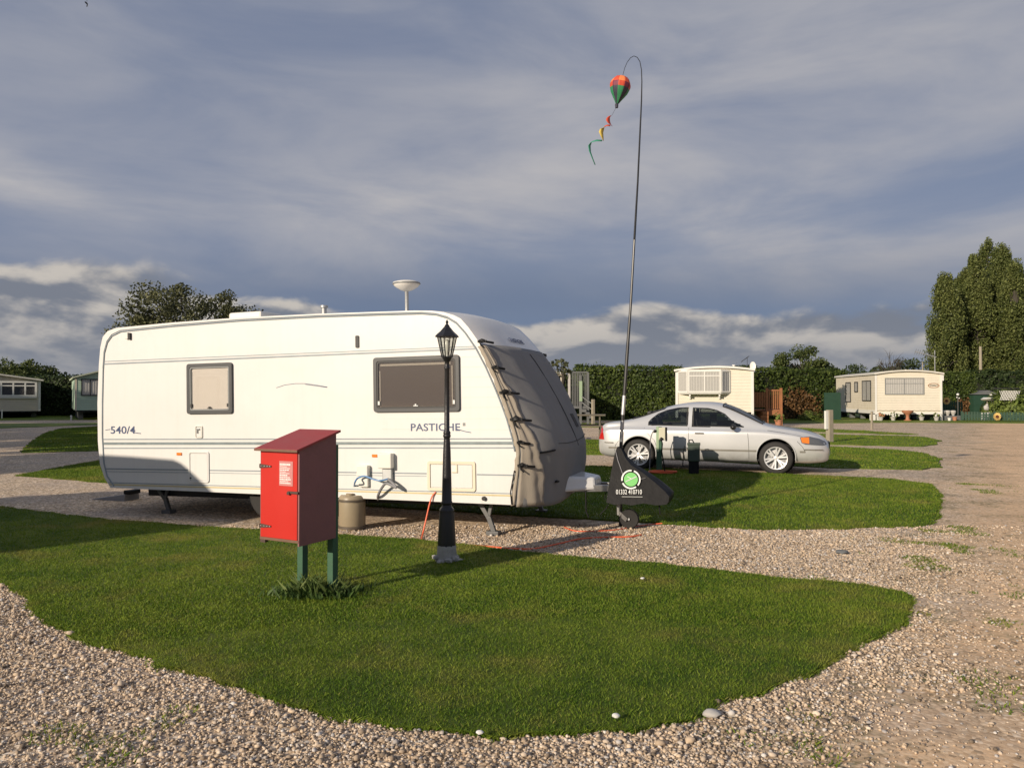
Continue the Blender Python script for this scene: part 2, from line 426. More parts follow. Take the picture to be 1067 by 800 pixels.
tm, nt, b = new_mat('turf'); grass_nodes(nt, b, False)
nt.link(nt.bump(nt.noise(nt.pos(), 45, 6, .8), .9, .05), b.inputs['Normal'])
bmn, nt, b = new_mat('grass_blade'); c = grass_nodes(nt, b, True)
tr = nt.new('ShaderNodeBsdfTranslucent'); nt.link(c, tr.inputs[0]); mx = nt.new('ShaderNodeMixShader'); mx.inputs[0].default_value = .35
nt.link(b.outputs[0], mx.inputs[1]); nt.link(tr.outputs[0], mx.inputs[2]); nt.link(mx.outputs[0], nt.n['Material Output'].inputs[0])

def blades(name, P, hgt, wid, m, lean=.5, seed=0, kind='stuff', z0=0.0):
    """P (n,2) roots; one bent triangle pair per blade"""
    r = np.random.default_rng(seed); n = len(P); a = r.uniform(0, 2 * np.pi, n); la = r.uniform(0, 2 * np.pi, n)
    h = hgt * r.uniform(.55, 1.25, n); wd = wid * r.uniform(.6, 1.3, n); ln = r.uniform(.1, lean, n) * h
    z = np.full(n, z0) if np.isscalar(z0) else z0
    b1 = np.stack([P[:, 0] - np.cos(a) * wd / 2, P[:, 1] - np.sin(a) * wd / 2, z], 1)
    b2 = np.stack([P[:, 0] + np.cos(a) * wd / 2, P[:, 1] + np.sin(a) * wd / 2, z], 1)
    m1 = np.stack([P[:, 0] + np.cos(la) * ln * .35 + np.cos(a) * wd * .38, P[:, 1] + np.sin(la) * ln * .35 + np.sin(a) * wd * .38, z + h * .55], 1)
    tp = np.stack([P[:, 0] + np.cos(la) * ln, P[:, 1] + np.sin(la) * ln, z + h], 1)
    V = np.stack([b1, b2, m1, tp], 1).reshape(-1, 3); i = np.arange(n) * 4
    T = np.concatenate([np.stack([i, i + 1, i + 2], 1), np.stack([i, i + 2, i + 3], 1)])
    return np_mesh(name, V, T, m)
LAWNS = []
def lawn(px, seed, name='lawn', step=.12, amp=.02, world_pts=None):
    poly = poly_px(px) if world_pts is None else [Vector(q) for q in world_pts]
    poly = rough_edge(poly, step, amp, seed)
    bm = bmesh.new()
    top = [bm.verts.new((q.x, q.y, .022)) for q in poly]; f = bm.faces.new(top)
    r = bmesh.ops.extrude_face_region(bm, geom=[f]); vs = [v for v in r['geom'] if isinstance(v, bmesh.types.BMVert)]
    for v in top: v.co.z = -.02
    bmesh.ops.recalc_face_normals(bm, faces=bm.faces)
    bmesh.ops.triangulate(bm, faces=bm.faces[:])
    me = bpy.data.meshes.new(name); bm.to_mesh(me); bm.free(); me.materials.append(tm)
    o = bpy.data.objects.new(name, me); COL.objects.link(o); o['kind'] = 'structure'
    LAWNS.append(poly); return poly
A_px = [(-260, 512), (-60, 524), (0, 529), (100, 541), (200, 549), (272, 553), (353, 558), (441, 564), (515, 572), (576, 580), (700, 590), (800, 603), (900, 612), (944, 619), (953, 624), (947, 638), (925, 660),
        (872, 688), (800, 718), (740, 742), (660, 761), (600, 767), (520, 768), (450, 763), (380, 754), (300, 736), (230, 713), (150, 690), (80, 664), (32, 634), (16, 612), (-10, 598), (-90, 586), (-260, 570)]
B_px = [(18, 496), (60, 488), (105, 480), (300, 482), (617, 486), (700, 489), (800, 494), (870, 497), (930, 500), (968, 505), (979, 513), (979, 528), (974, 543), (960, 549), (900, 550), (850, 552), (800, 553),
        (740, 550), (690, 546), (640, 543), (600, 541), (420, 530), (300, 521), (105, 503), (60, 499)]
C_px = [(22, 472), (30, 462), (45, 452), (62, 447), (100, 444.5), (350, 447), (600, 458), (700, 462), (870, 466), (930, 469), (966, 473), (979, 479), (978, 487), (960, 489.5), (867, 488), (760, 482), (628, 474), (400, 471), (100, 470)]
D_px = [(640, 447), (820, 450), (868, 453), (940, 454.5), (968, 456), (978, 459), (978, 463), (960, 465.5), (868, 463.5), (640, 457)]
E_px = [(600, 441), (780, 443), (842, 446.5), (900, 449), (958, 453), (940, 453), (868, 450.5), (760, 447.5), (600, 445)]
# strips of grass out to the hedges
FAR = [(-90, 60), (-90, 130), (140, 130), (140, 40), gp(1067, 441).to_2d(), gp(1000, 440.5).to_2d(), gp(930, 440.3).to_2d(), gp(860, 441).to_2d(), gp(813, 441.2).to_2d(), gp(640, 438).to_2d(), gp(300, 437).to_2d(), gp(98, 437.3).to_2d(), gp(0, 438).to_2d(), gp(-200, 439).to_2d()]
SIDE_px = [(-200, 443), (0, 441.6), (98, 440.7), (300, 441), (300, 443.5), (98, 443), (60, 444), (0, 446.5), (-200, 452)]
pA = lawn(A_px, 1); pB = lawn(B_px, 2); pC = lawn(C_px, 3, step=.25, amp=.03); pD = lawn(D_px, 4, step=.4, amp=.05); pE = lawn(E_px, 5, step=.6, amp=.06)
pF = lawn(None, 6, step=2, amp=.15, world_pts=FAR); pS = lawn(SIDE_px, 7, step=1, amp=.1)
allroots = []
def scatter(poly, dens, seed, far=1e9):
    a = np.array([(q.x, q.y) for q in poly]); lo, hi = a.min(0), a.max(0); hi[1] = min(hi[1], far)
    r = np.random.default_rng(seed); n = int((hi - lo).prod() * dens)
    P = r.uniform(lo, hi, (n, 2)); P = P[inside(poly, P[:, 0], P[:, 1])]
    P = P[(np.abs(P[:, 0]) < .70 * P[:, 1] + 1.2)]
    return P
P = scatter(pA, 9000, 1); P = P[RNG.random(len(P)) < np.clip((6.0 / np.hypot(P[:, 0], P[:, 1])) ** 1.5, 0, 1)]
dist = np.hypot(P[:, 0], P[:, 1])
nr = dist < 5.5
g1 = blades('grass', P[nr], .017, .0042, 'grass_blade', .9, 1, z0=.02); tag(g1, 'short green grass on the large front lawn', 'grass', kind='stuff')
g2 = blades('grass', P[~nr], .018, .0065, 'grass_blade', .9, 2, z0=.02); tag(g2, 'short green grass on the back half of the large front lawn', 'grass', kind='stuff')
P = scatter(pB, 2200, 3); g3 = blades('grass', P, .026, .010, 'grass_blade', 1.0, 3, z0=.02); tag(g3, 'green lawn grass behind the caravan and its hitch', 'grass', kind='stuff')
P = np.concatenate([scatter(pC, 700, 4), scatter(pD, 350, 5), scatter(pE, 300, 6)]); g4 = blades('grass', P, .030, .018, 'grass_blade', .8, 4, z0=.02); tag(g4, 'green grass on the lawns beyond the silver car', 'grass', kind='stuff')
# ragged fringe along the near lawn edges
def fringe(poly, n, seed):
    a = np.array([(q.x, q.y) for q in poly]); r = np.random.default_rng(seed); i = r.integers(0, len(a), n); t = r.random((n, 1))
    P = a[i] * (1 - t) + a[(i + 1) % len(a)] * t + r.normal(0, .012, (n, 2)); return P[(np.abs(P[:, 0]) < .7 * P[:, 1] + 1)]
P = np.concatenate([fringe(pA, 26000, 1), fringe(pB, 16000, 2)]); g5 = blades('grass', P, .030, .005, 'grass_blade', 1.4, 5, z0=.0); tag(g5, 'ragged fringe of grass along the gravel edges of the lawns', 'grass', kind='stuff')

# loose stones
sm, nt, b = new_mat('loose_stone')
g = nt.new('ShaderNodeNewGeometry').outputs['Random Per Island']
c = nt.ramp(g, [(0, (.12, .095, .07)), (.15, (.29, .225, .165)), (.35, (.44, .34, .24)), (.55, (.60, .47, .335)), (.7, (.45, .365, .28)), (.82, (.70, .58, .45)), (.93, (.31, .295, .29)), (1, (.70, .65, .59))])
c = nt.mix(1.0, c, nt.math('MULTIPLY_ADD', nt.noise(nt.pos(), 90, 4, .6), .5, .75), 'MULTIPLY')
c = nt.mix(1.0, c, nt.math('MULTIPLY_ADD', nt.noise(nt.pos(), .8, 4, .6), .5, .75), 'MULTIPLY')
nt.link(c, b.inputs['Base Color']); b.inputs['Roughness'].default_value = .85; b.inputs['Specular IOR Level'].default_value = .25
def ico_unit():
    bm = bmesh.new(); bmesh.ops.create_icosphere(bm, subdivisions=1, radius=1); bm.verts.index_update()
    V = np.array([v.co[:] for v in bm.verts]); T = np.array([[v.index for v in f.verts] for f in bm.faces]); bm.free(); return V, T
IV, IT = ico_unit()
def stones(P, size, seed, zoff=.25):
    r = np.random.default_rng(seed); n = len(P); size = size * r.choice([.55, .8, 1.0, 1.35], n, p=[.25, .3, .35, .10])
    s = size * np.exp(r.normal(0, .32, n)); sc = np.stack([s * r.uniform(.8, 1.3, n), s * r.uniform(.65, 1.05, n), s * r.uniform(.45, .85, n)], 1)
    V = IV[None] * (1 + r.uniform(-.24, .24, (n, 12, 1))) * sc[:, None]
    a = r.uniform(0, 2 * np.pi, n); t = r.normal(0, .45, n)
    ca, sa, ct, st = np.cos(a), np.sin(a), np.cos(t), np.sin(t)
    x, y, z = V[..., 0], V[..., 1], V[..., 2]
    y, z = y * ct[:, None] - z * st[:, None], y * st[:, None] + z * ct[:, None]
    x, y = x * ca[:, None] - y * sa[:, None], x * sa[:, None] + y * ca[:, None]
    V = np.stack([x + P[:, 0:1], y + P[:, 1:2], z + s[:, None] * zoff + r.uniform(-.2, .5, (n, 1)) * s[:, None]], -1).reshape(-1, 3)
    T = (IT[None] + (np.arange(n) * 12)[:, None, None]).reshape(-1, 3); return V, T
def in_track(P):
    return P[:, 0] - (P[:, 1] * .60 - .45)
r = np.random.default_rng(5)
n = 460000; Y = 2.7 + (9.5 - 2.7) * r.random(n) ** 1.0; X = r.uniform(-1, 1, n) * (.72 * Y + .5); P = np.stack([X, Y], 1)
wgt = np.clip((4.6 / Y) ** 1.1, 0, 1) * Y / 9.5
P = P[r.random(n) < wgt * 1.7]
P = P[~inside(pA, P[:, 0], P[:, 1]) & ~inside(pB, P[:, 0], P[:, 1])]
tt = in_track(P) + (r.random(len(P)) - .5) * 1.6
wob = .7 * np.sin(P[:, 0] * 1.9 + 1) * np.sin(P[:, 1] * 1.4) + .35 * np.sin(P[:, 0] * 5 + P[:, 1] * 4)
patchy = np.sin(P[:, 0] * 1.7 + np.sin(P[:, 1] * 2.1)) * np.sin(P[:, 1] * 1.9 - P[:, 0] * .8)
leftpath = (P[:, 0] < -1.2) & (P[:, 1] < 4.9 + .3 * np.sin(P[:, 0] * 4))
keep = np.where(tt + wob < -.1, 1.0, .13); keep = np.where((patchy > .45), keep * .55, keep); keep = np.where(leftpath, keep * .62, keep)
P = P[r.random(len(P)) < keep]
V, T = stones(P, .0074, 3)
tag(np_mesh('gravel', V, T, 'loose_stone'), 'loose buff and grey gravel stones on the pitches and paths', 'gravel', kind='stuff')
# thin weeds and moss along the track edge
n = 60000; Y = r.uniform(3.0, 14, n); X = Y * .60 - .45 + r.normal(0, .5, n); P = np.stack([X, Y], 1)
X[:9000] = r.uniform(-3.4, -1.6, 9000); Y[:9000] = r.uniform(3.2, 4.6, 9000); P = np.stack([X, Y], 1)
cl = np.sin(X * 3.1 + 1.3 * np.sin(Y * 2.3)) * np.sin(Y * 2.7 + X) + .6 * np.sin(X * 9 + Y * 5) * np.sin(Y * 8 - X * 3)
P = P[(cl > .72) & ((P[:, 1] > 5) | (r.random(len(P)) < .5))]; P = P[~inside(pA, P[:, 0], P[:, 1]) & ~inside(pB, P[:, 0], P[:, 1])]
tag(blades('weeds', P, .022, .008, 'grass_blade', 1.6, 8, z0=.0), 'thin green weeds creeping through the gravel beside the track', 'weeds', kind='stuff')
# ------------------------------------------------------------------ materials for vehicles and furniture
mat('caravan_white', (.70, .695, .675), .32, var=.035, vscale=1.2, dirt=.10, dirtcol=(.5, .47, .38), coat=.3)
_m = MATS['caravan_white']; _n = NT(_m.node_tree); _b = _m.node_tree.nodes['Principled BSDF']; _l = _b.inputs['Base Color'].links[0].from_socket
_c = _n.coords(); _mp = _n.new('ShaderNodeMapping'); _n.link(_c, _mp.inputs[0]); _mp.inputs['Scale'].default_value = (14, 6, .55)
_s = _n.ramp(_n.noise(_mp.outputs[0], 1.0, 6, .65), [(.50, 0.0), (.78, 1.0)])
_z = _n.new('ShaderNodeSeparateXYZ'); _n.link(_c, _z.inputs[0]); _g = _n.ramp(_z.outputs[2], [(.0, 1.0), (.45, .55), (1.0, .35)])
_o = _n.mix(_n.math('MULTIPLY', _n.math('MULTIPLY', _s, _g), .20), _l, (.40, .38, .30)); _n.link(_o, _b.inputs['Base Color'])
_n.link(_n.bump(_n.noise(_c, 1.6, 3, .5), .12, .02), _b.inputs['Normal']); _b.inputs['Coat Weight'].default_value = .5
mat('trim_grey', (.22, .23, .23), .4, var=.1)
mat('stripe_grey', (.25, .29, .32), .4, var=.25, vscale=6)
mat('stripe_green', (.19, .23, .24), .45, var=.4, vscale=8)
mat('stripe_gold', (.55, .46, .24), .5, var=.2, vscale=5)
mat('faint_line', (.62, .60, .54), .5)
mat('decal_blue', (.05, .075, .16), .4)
mat('frame_grey', (.05, .052, .055), .45, var=.15)
mat('seal_black', (.012, .012, .012), .5)
mat('blind', (.82, .75, .69), .7, var=.06)
mat('blind_brown', (.13, .105, .09), .6, var=.2, vscale=4, bump=.2, bscale=20)
mat('plastic_white', (.72, .70, .64), .4, var=.05)
mat('plastic_cream', (.68, .61, .47), .5, var=.06)
mat('plastic_black', (.009, .009, .010), .5, var=.2, spec=.2)
mat('rubber', (.018, .017, .016), .8, var=.2, bump=.3, bscale=30)
mat('steel', (.35, .35, .34), .42, metal=.8, var=.2, vscale=8, dirt=.4, dirtcol=(.15, .1, .07))
mat('galv', (.42, .43, .43), .5, metal=.6, var=.2, vscale=9)
mat('alloy', (.75, .75, .75), .35, metal=.4, var=.08)
mat('steady_grey', (.13, .13, .13), .5, metal=.5, var=.3, vscale=9)
mat('chassis', (.02, .02, .02), .7, var=.3)
mat('cover_grey', (.235, .232, .228), .95, var=.10, vscale=2.5, bump=.35, bscale=120, dirt=.15, dirtcol=(.15, .13, .11), spec=.25)
mat('cover_sunlit', (.36, .315, .255), .8, var=.12, vscale=3, bump=.4, bscale=90, spec=.2)  # lighter copy of the cover cloth, sunlight painted into its tone
mat('cover_seam', (.05, .048, .046), .8)
mat('cover_black', (.010, .010, .011), .5, var=.25, vscale=7, bump=.35, bscale=14, spec=.10)
mat('logo_green', (.07, .42, .05), .45, var=.1)
mat('logo_white', (.62, .64, .62), .45)
mat('amber', (.75, .20, .02), .25, coat=.5)
mat('red_lens', (.45, .015, .01), .2, coat=.8)
mat('barrel_tan', (.30, .245, .165), .42, var=.08, vscale=5, dirt=.15)
mat('barrel_dark', (.10, .08, .06), .5)
mat('hose_blue', (.08, .22, .45), .4)
mat('hose_grey', (.20, .20, .21), .5)
mat('cable_orange', (.75, .13, .05), .5)
mat('red_paint', (.50, .018, .010), .40, var=.07, vscale=2.5, dirt=.10, dirtcol=(.35, .02, .015), bump=.05, bscale=40)
mat('red_roof', (.30, .035, .035), .5, var=.12, vscale=5, dirt=.2, dirtcol=(.2, .08, .07), bump=.1)
mat('maroon', (.25, .10, .10), .6, var=.12, vscale=3, dirt=.25, dirtcol=(.09, .05, .05), bump=.15, bscale=50)
mat('ply_edge', (.16, .09, .06), .8, var=.35, vscale=25)
mat('green_post', (.035, .10, .055), .6, var=.25, vscale=6, dirt=.35, dirtcol=(.05, .07, .04), bump=.2)
mat('paper', (.50, .20, .19), .6, var=.15, vscale=12)
mat('paper_print', (.80, .72, .70), .6)
mat('rust', (.08, .05, .04), .7, metal=.2, var=.5, vscale=40)
mat('lamp_black', (.012, .012, .014), .38, var=.35, vscale=10, bump=.25, bscale=90)
mat('cement', (.34, .33, .31), .9, var=.3, vscale=14, bump=.8, bscale=35, dirt=.3)
mat('bulb', (.80, .80, .76), .3)
glass_mat('lamp_glass', (.80, .82, .80), .05, .06, .8)
glass_mat('pane', (.96, .96, .95), .03, .03, .8)
glass_mat('pane_smoke', (.85, .83, .80), .05, .10, .8)
glass_mat('car_glass', (.36, .40, .40), .01, .04, .8)

# ------------------------------------------------------------------ touring caravan
TH = R(19); W = 2.25
root = thing('touring_caravan', 'white touring caravan with a grey cover strapped over its front window', 'caravan')
ROOTP = Vector((-5.62, 10.49, 0)); CM = Matrix.Translation(ROOTP) @ Matrix.Rotation(-TH, 4, 'Z') @ Matrix.Rotation(R(-1.0), 4, 'Y')
root.matrix_world = CM; CMI = CM.inverted()
CN = (CM.to_3x3() @ Vector((0, 1, 0)))
def cl(px, py, w=0.0):
    p = hit(px, py, CM @ Vector((0, w, 0)), CN); q = CMI @ p; return (q.x, q.z)
outline = [((115, 508), 0, .02), ((109, 498), 0, .05), ((104, 483), 0, .07), ((102, 460), 0, .07), ((101.5, 420), 0, .07), ((103, 380), 0, .07), ((104.5, 362), 0, .06), ((107, 351), 0, .04), ((112, 345), 0, .02), ((121, 341.6), 0, 0),
           ((180, 336), 0, 0), ((250, 330.8), 0, 0), ((330, 327), 0, 0), ((400, 324.6), 0, 0), ((432, 323.6), .01, 0), ((450, 323.8), .03, 0), ((462, 325.2), .05, 0), ((473, 328.4), .08, 0), ((480, 332), .10, 0), ((488, 341), .12, 0),
           ((499.5, 357), .15, 0), ((510, 377), .19, 0), ((518, 396), .22, 0), ((525, 414), .25, 0), ((532, 434), .28, 0), ((538.5, 456), .31, 0), ((541, 470), .33, 0), ((540, 488), .34, 0), ((538, 505), .34, 0), ((535.5, 526), .34, 0)]
OP = [(cl(*p), f, r) for p, f, r in outline]
STW = [0, .012, .035, .07, .12, .19, .28, .42, .62, .85, 1.125]; STW = STW + [W - q for q in STW[-2::-1]]
def bulge(wd): return 1 - abs(2 * wd / W - 1) ** 4.0
def body_pt(i, wd, off=0.0):
    (u, v), f, r = OP[i]; s = bulge(wd)
    edge = max(0, 1 - min(wd, W - wd) / .05)
    crown = .05 * (1 - (2 * wd / W - 1) ** 2) if 8 <= i <= 18 else 0
    return Vector((u + (f + (.03 if f > .1 else 0)) * s - r * s, wd, v + crown))
mb = MB(); grid = [[body_pt(i, wd) for i in range(len(OP))] for wd in STW]
mb.grid(grid)
n = len(OP); mb.f.append(tuple(range(n)))                       # near side panel
o = (len(STW) - 1) * n; mb.f.append(tuple(o + i for i in range(n))[::-1])
mb.f += [(i * n, (i + 1) * n, (i + 1) * n + n - 1, i * n + n - 1) for i in range(len(STW) - 1)]   # floor
body = mb.build('body', 'caravan_white', root, smooth=True, angle=30)
def onside(x0, y0, x1, y1, name, m, th=.006, parent=root, w=0.0, bevel=0):
    """raised strip on the near side along a line between two surveyed points; y given for its top and bottom edge"""
    pass
def strip(mb, pa, pb, hgt, th=.004, w=0.0):
    a = cl(*pa); b = cl(*pb); mb.bar((a[0], w - th / 2, a[1]), (b[0], w - th / 2, b[1]), th, hgt)
def vis(name, m, segs, th=.004, parent=root):
    q = MB()
    for pa, pb, h in segs: 
        a = cl(*pa); b = cl(*pb); L = Vector((b[0] - a[0], 0, b[1] - a[1])); nrm = Vector((-L.z, 0, L.x)).normalized() * h / 2
        A = Vector((a[0], -th, a[1])); B = Vector((b[0], -th, b[1])); k = Vector((0, th, 0))
        q.add([A - nrm, B - nrm, B + nrm, A + nrm, A - nrm + k, B - nrm + k, B + nrm + k, A + nrm + k],
              [(0, 1, 2, 3), (7, 6, 5, 4), (0, 4, 5, 1), (1, 5, 6, 2), (2, 6, 7, 3), (3, 7, 4, 0)])
    return q.build(name, m, parent)
vis('trim_line', 'stripe_grey', [((108, 379.3), (496, 363.2), .018), ((108, 376.6), (494, 360.8), .009)])
vis('stripe', 'stripe_grey', [((107, 457.6), (537, 457.0), .015), ((107, 466.8), (540, 466.4), .015)])
vis('stripe', 'stripe_green', [((107, 462), (539, 461.6), .034)])
vis('trim_line', 'stripe_grey', [((110, 488.2), (196.5, 489.4), .014), ((218.5, 489.8), (444.5, 493.2), .014), ((497, 494.2), (538, 495), .014), ((110, 491), (196.5, 492.2), .006), ((218.5, 492.6), (444.5, 496), .006)])
vis('trim_line', 'stripe_grey', [((113, 502.6), (537, 514.2), .010)])
vis('gold_line', 'stripe_gold', [((114, 504.6), (537, 516.4), .016)])
vis('panel_line', 'faint_line', [((398, y1), (x2, y2), .0035) for y1, y2, x2 in ((436, 436, 530), (447, 447.5, 534))] + [((480, 372 + 10.5 * k), (504 + 4.2 * k, 371.2 + 10.6 * k), .0035) for k in range(6)], th=.002)
# awning rail round the side
pts = [(119, 506), (112, 496), (108.5, 482), (107, 455), (107, 420), (107.8, 385), (109, 368), (112, 357), (117, 350), (126, 345.6), (180, 340), (250, 334.3), (330, 330.2), (400, 327.8), (440, 326.8), (455, 328), (467, 331.5), (476, 337),
       (485, 347), (496, 363), (506, 382), (514, 400), (521, 417), (528, 436), (534, 457), (536.5, 470)]
mb = MB(); mb.tube([(cl(*p)[0], -.004, cl(*p)[1]) for p in pts], .010, 8); mb.build('awning_rail', 'stripe_grey', root, smooth=True)
mb = MB(); mb.tube([(cl(p[0] - .6, p[1] - 1.4)[0], -.003, cl(p[0] - .6, p[1] - 1.4)[1]) for p in pts[5:21]], .005, 6); mb.build('rail_insert', 'trim_grey', root, smooth=True)
# windows
def rrect(u0, v0, u1, v1, r, n=4):
    out = []
    for cx, cy, a0 in ((u1 - r, v1 - r, 0), (u0 + r, v1 - r, 90), (u0 + r, v0 + r, 180), (u1 - r, v0 + r, 270)):
        for k in range(n + 1): a = R(a0 + 90 * k / n); out.append((cx + r * math.cos(a), cy + r * math.sin(a)))
    return out
def ring(mb, o, i, y0, y1):
    n = len(o)
    vs = [(a, y0, b) for a, b in o] + [(a, y0, b) for a, b in i] + [(a, y1, b) for a, b in o] + [(a, y1, b) for a, b in i]
    fs = []
    for k in range(n):
        j = (k + 1) % n
        fs += [(k, j, n + j, n + k), (2 * n + k, 3 * n + k, 3 * n + j, 2 * n + j), (k, 2 * n + k, 2 * n + j, j), (n + k, n + j, 3 * n + j, 3 * n + k)]
    mb.add(vs, fs)
def cwindow(x0, y0, x1, y1, big):
    a = cl(x0, y1); b = cl(x1, y0); u0, v0, u1, v1 = a[0], (cl(x0, y1)[1] + cl(x1, y1)[1]) / 2, b[0], (cl(x0, y0)[1] + cl(x1, y0)[1]) / 2
    fr = MB(); ring(fr, rrect(u0, v0, u1, v1, .035), rrect(u0 + .045, v0 + .045, u1 - .045, v1 - .045, .03), -.028, .0)
    f = fr.build('window', 'frame_grey', root, bevel=.004)
    g = MB(); ring(g, rrect(u0 + .045, v0 + .045, u1 - .045, v1 - .045, .03), rrect(u0 + .062, v0 + .062, u1 - .062, v1 - .062, .025), -.022, -.001)
    g.build('inner_frame', 'seal_black' if big else 'trim_grey', f)
    # blind lies just inside an acrylic pane
    bl = MB(); bl.bb((u0 + .05, -.004, v0 + .05), (u1 - .05, -.001, v1 - .05)); bl.build('blind', 'blind_brown' if big else 'blind', f)
    p = MB(); p.prism(rrect(u0 + .06, v0 + .06, u1 - .06, v1 - .06, .03), -.018, -.014); p.build('pane', 'pane_smoke' if big else 'pane', f)
    d = MB()
    if big:
        for aa, bb_ in (((u0 + .09, v1 - .105), (u1 - .11, v1 - .080)), ((u0 + .075, v0 + .08), (u0 + .09, v1 - .16)), ((u1 - .10, v0 + .08), (u1 - .085, v1 - .12))):
            d = MB(); d.bb((aa[0], -.012, aa[1]), (bb_[0], -.006, bb_[1])); d.build('blind_rail', 'plastic_white', f)
    else:
        for xa_ in (u0 + .058, u1 - .074): d = MB(); d.bb((xa_, -.012, v0 + .06), (xa_ + .016, -.006, v1 - .1)); d.build('blind_rail', 'trim_grey', f)
    for uu in ((u0 + u1) / 2,) if True else ():
        l = MB(); l.bb((uu - .03, -.026, v0 + .066), (uu + .03, -.012, v0 + .076)); l.bb((uu - .01, -.03, v0 + .076), (uu + .01, -.014, v0 + .092)); l.build('latch', 'galv' if big else 'seal_black', f)
    for uu in (u0 + .07, u1 - .07):
        l = MB(); l.bb((uu - .012, -.026, v0 + .085), (uu + .012, -.012, v0 + .13)); l.build('catch', 'galv' if big else 'seal_black', f)
cwindow(196, 378.4, 242.8, 431, False)
cwindow(390.4, 371.2, 479, 429, True)
# lettering
def side_text(s, px, py_base, hpx, wpx, m='decal_blue', spacing=1.0, bold=0.0, shear=0.0, name='lettering', hollow=False):
    a = cl(px, py_base); b = cl(px + wpx, py_base); t = cl(px, py_base - hpx)
    size = (t[1] - a[1]) / .70
    q = text_mesh(name, s, size, Matrix.Translation((a[0], -.002, a[1])) @ XZ, m, root, .0015, spacing, bold, shear=shear)
    w0 = max(v.co.x for v in q.data.vertices) - a[0]; k = (b[0] - a[0]) / w0
    for v in q.data.vertices: v.co.x = a[0] + (v.co.x - a[0]) * k
    return q
def side_curve(pts, r, m, name='decal_line'):
    q = MB(); q.tube([(cl(*p)[0], -.001, cl(*p)[1]) for p in pts], r, 5); return q.build(name, m, root)
side_text('PASTICHE', 427.5, 448.8, 7.6, 52, 'decal_blue', 1.02, bold=.001)
side_text('540/4', 115, 451.6, 7.6, 26, 'decal_blue', 1.0, bold=.001)
side_curve([(476, 447), (484, 449.3), (491, 450.6)], .004, 'decal_blue')
side_curve([(137, 449.5), (142, 451), (147, 451.6)], .005, 'decal_blue')
side_curve([(110, 448), (115, 447.2)], .004, 'decal_blue')
side_curve([(288, 404), (297, 401), (308, 399.6), (318, 399.6), (330, 401.2), (341, 403.2)], .003, 'decal_blue')
side_curve([(318, 400.4), (341, 403.6)], .003, 'decal_blue')
q = MB(); a = cl(482.3, 443.6); q.bb((a[0], -.004, a[1]), (a[0] + .03, 0, a[1] + .035)); q.build('badge', 'trim_grey', root)
def sbox(x0, y0, x1, y1, th, name, m, parent=root, w=0.0, bevel=.004, r=None):
    a = cl(x0, y1, w); b = cl(x1, y0, w); q = MB()
    if r: q.prism(rrect(a[0], a[1], b[0], b[1], r), w - th, w)
    else: q.bb((a[0], w - th, a[1]), (b[0], w + .001, b[1]))
    return q.build(name, m, parent, bevel=bevel)
sbox(132, 346.6, 135, 353.4, .035, 'marker_lamp', 'plastic_white'); sbox(135, 347, 137, 354, .03, 'marker_lamp', 'seal_black')
sbox(370.8, 349.6, 374.2, 362.4, .012, 'air_vent', 'seal_black', r=.012, bevel=0)
sbox(184.6, 471.4, 189.6, 474.2, .014, 'side_reflector', 'amber'); sbox(388, 473.2, 393.4, 476.2, .014, 'side_reflector', 'amber')
def hatch(x0, y0, x1, y1, m, fr=.02, round_=.03, line='trim_grey'):
    a = cl(x0, y1); b = cl(x1, y0); v0 = (cl(x0, y1)[1] + cl(x1, y1)[1]) / 2; v1 = (cl(x0, y0)[1] + cl(x1, y0)[1]) / 2
    q = MB(); ring(q, rrect(a[0], v0, b[0], v1, round_), rrect(a[0] + fr, v0 + fr, b[0] - fr, v1 - fr, max(.005, round_ - fr)), -.016, 0); h = q.build('hatch', m, root, bevel=.003)
    q = MB(); q.prism(rrect(a[0] + fr + .006, v0 + fr + .006, b[0] - fr - .006, v1 - fr - .006, .008), -.010, 0); q.build('hatch_door', 'caravan_white', h, bevel=.003)
    return h, (a[0], v0, b[0], v1)
hatch(204, 443.4, 211.4, 456.4, 'plastic_white', .012, .02)
q = MB(); a = cl(206.3, 451.4); q.bb((a[0], -.024, a[1]), (a[0] + .012, -.01, a[1] + .06)); q.bb((a[0], -.024, a[1] + .045), (a[0] + .04, -.01, a[1] + .06)); q.build('hatch_lock', 'trim_grey', root)
hatch(197.2, 470.2, 218.2, 502.6, 'caravan_white', .022, .035)
q = MB(); a = cl(199.4, 497.8); q.cyl((a[0], -.02, a[1]), (a[0], -.01, a[1]), .010, 10); q.build('hatch_lock', 'seal_black', root)
hh, box4 = hatch(446, 480.4, 495.6, 511.6, 'plastic_cream', .035, .03)
q = MB(); um = box4[0] + .36; q.bb((um, -.02, box4[3] - .13), (um + .02, -.012, box4[3] - .04)); q.bb((um - .05, -.02, box4[3] - .13), (um + .02, -.012, box4[3] - .115)); q.build('hatch_seam', 'plastic_cream', hh)
# water and mains inlets
sb = sbox(374.4, 484.4, 385.8, 495.6, .07, 'water_inlet', 'plastic_white', bevel=.01)
sbox(375.4, 495.6, 385.2, 507, .045, 'inlet_flap', 'plastic_white', sb, bevel=.012)
sb = sbox(397.0, 471.8, 411, 487.4, .09, 'mains_inlet', 'plastic_white', bevel=.012)
sbox(400.4, 487.4, 410.0, 502, .05, 'inlet_flap', 'galv', sb, bevel=.01)
q = MB(); a = cl(504.8, 519); q.cyl((a[0], -.03, a[1]), (a[0], 0, a[1]), .024, 14); q.build('socket', 'seal_black', root, smooth=True)
q = MB(); a = cl(101.6, 484); q.bb((a[0] - .05, .10, a[1]), (a[0] + .02, .22, a[1] + .14)); q.build('tail_lamp', 'red_lens', root, bevel=.01)
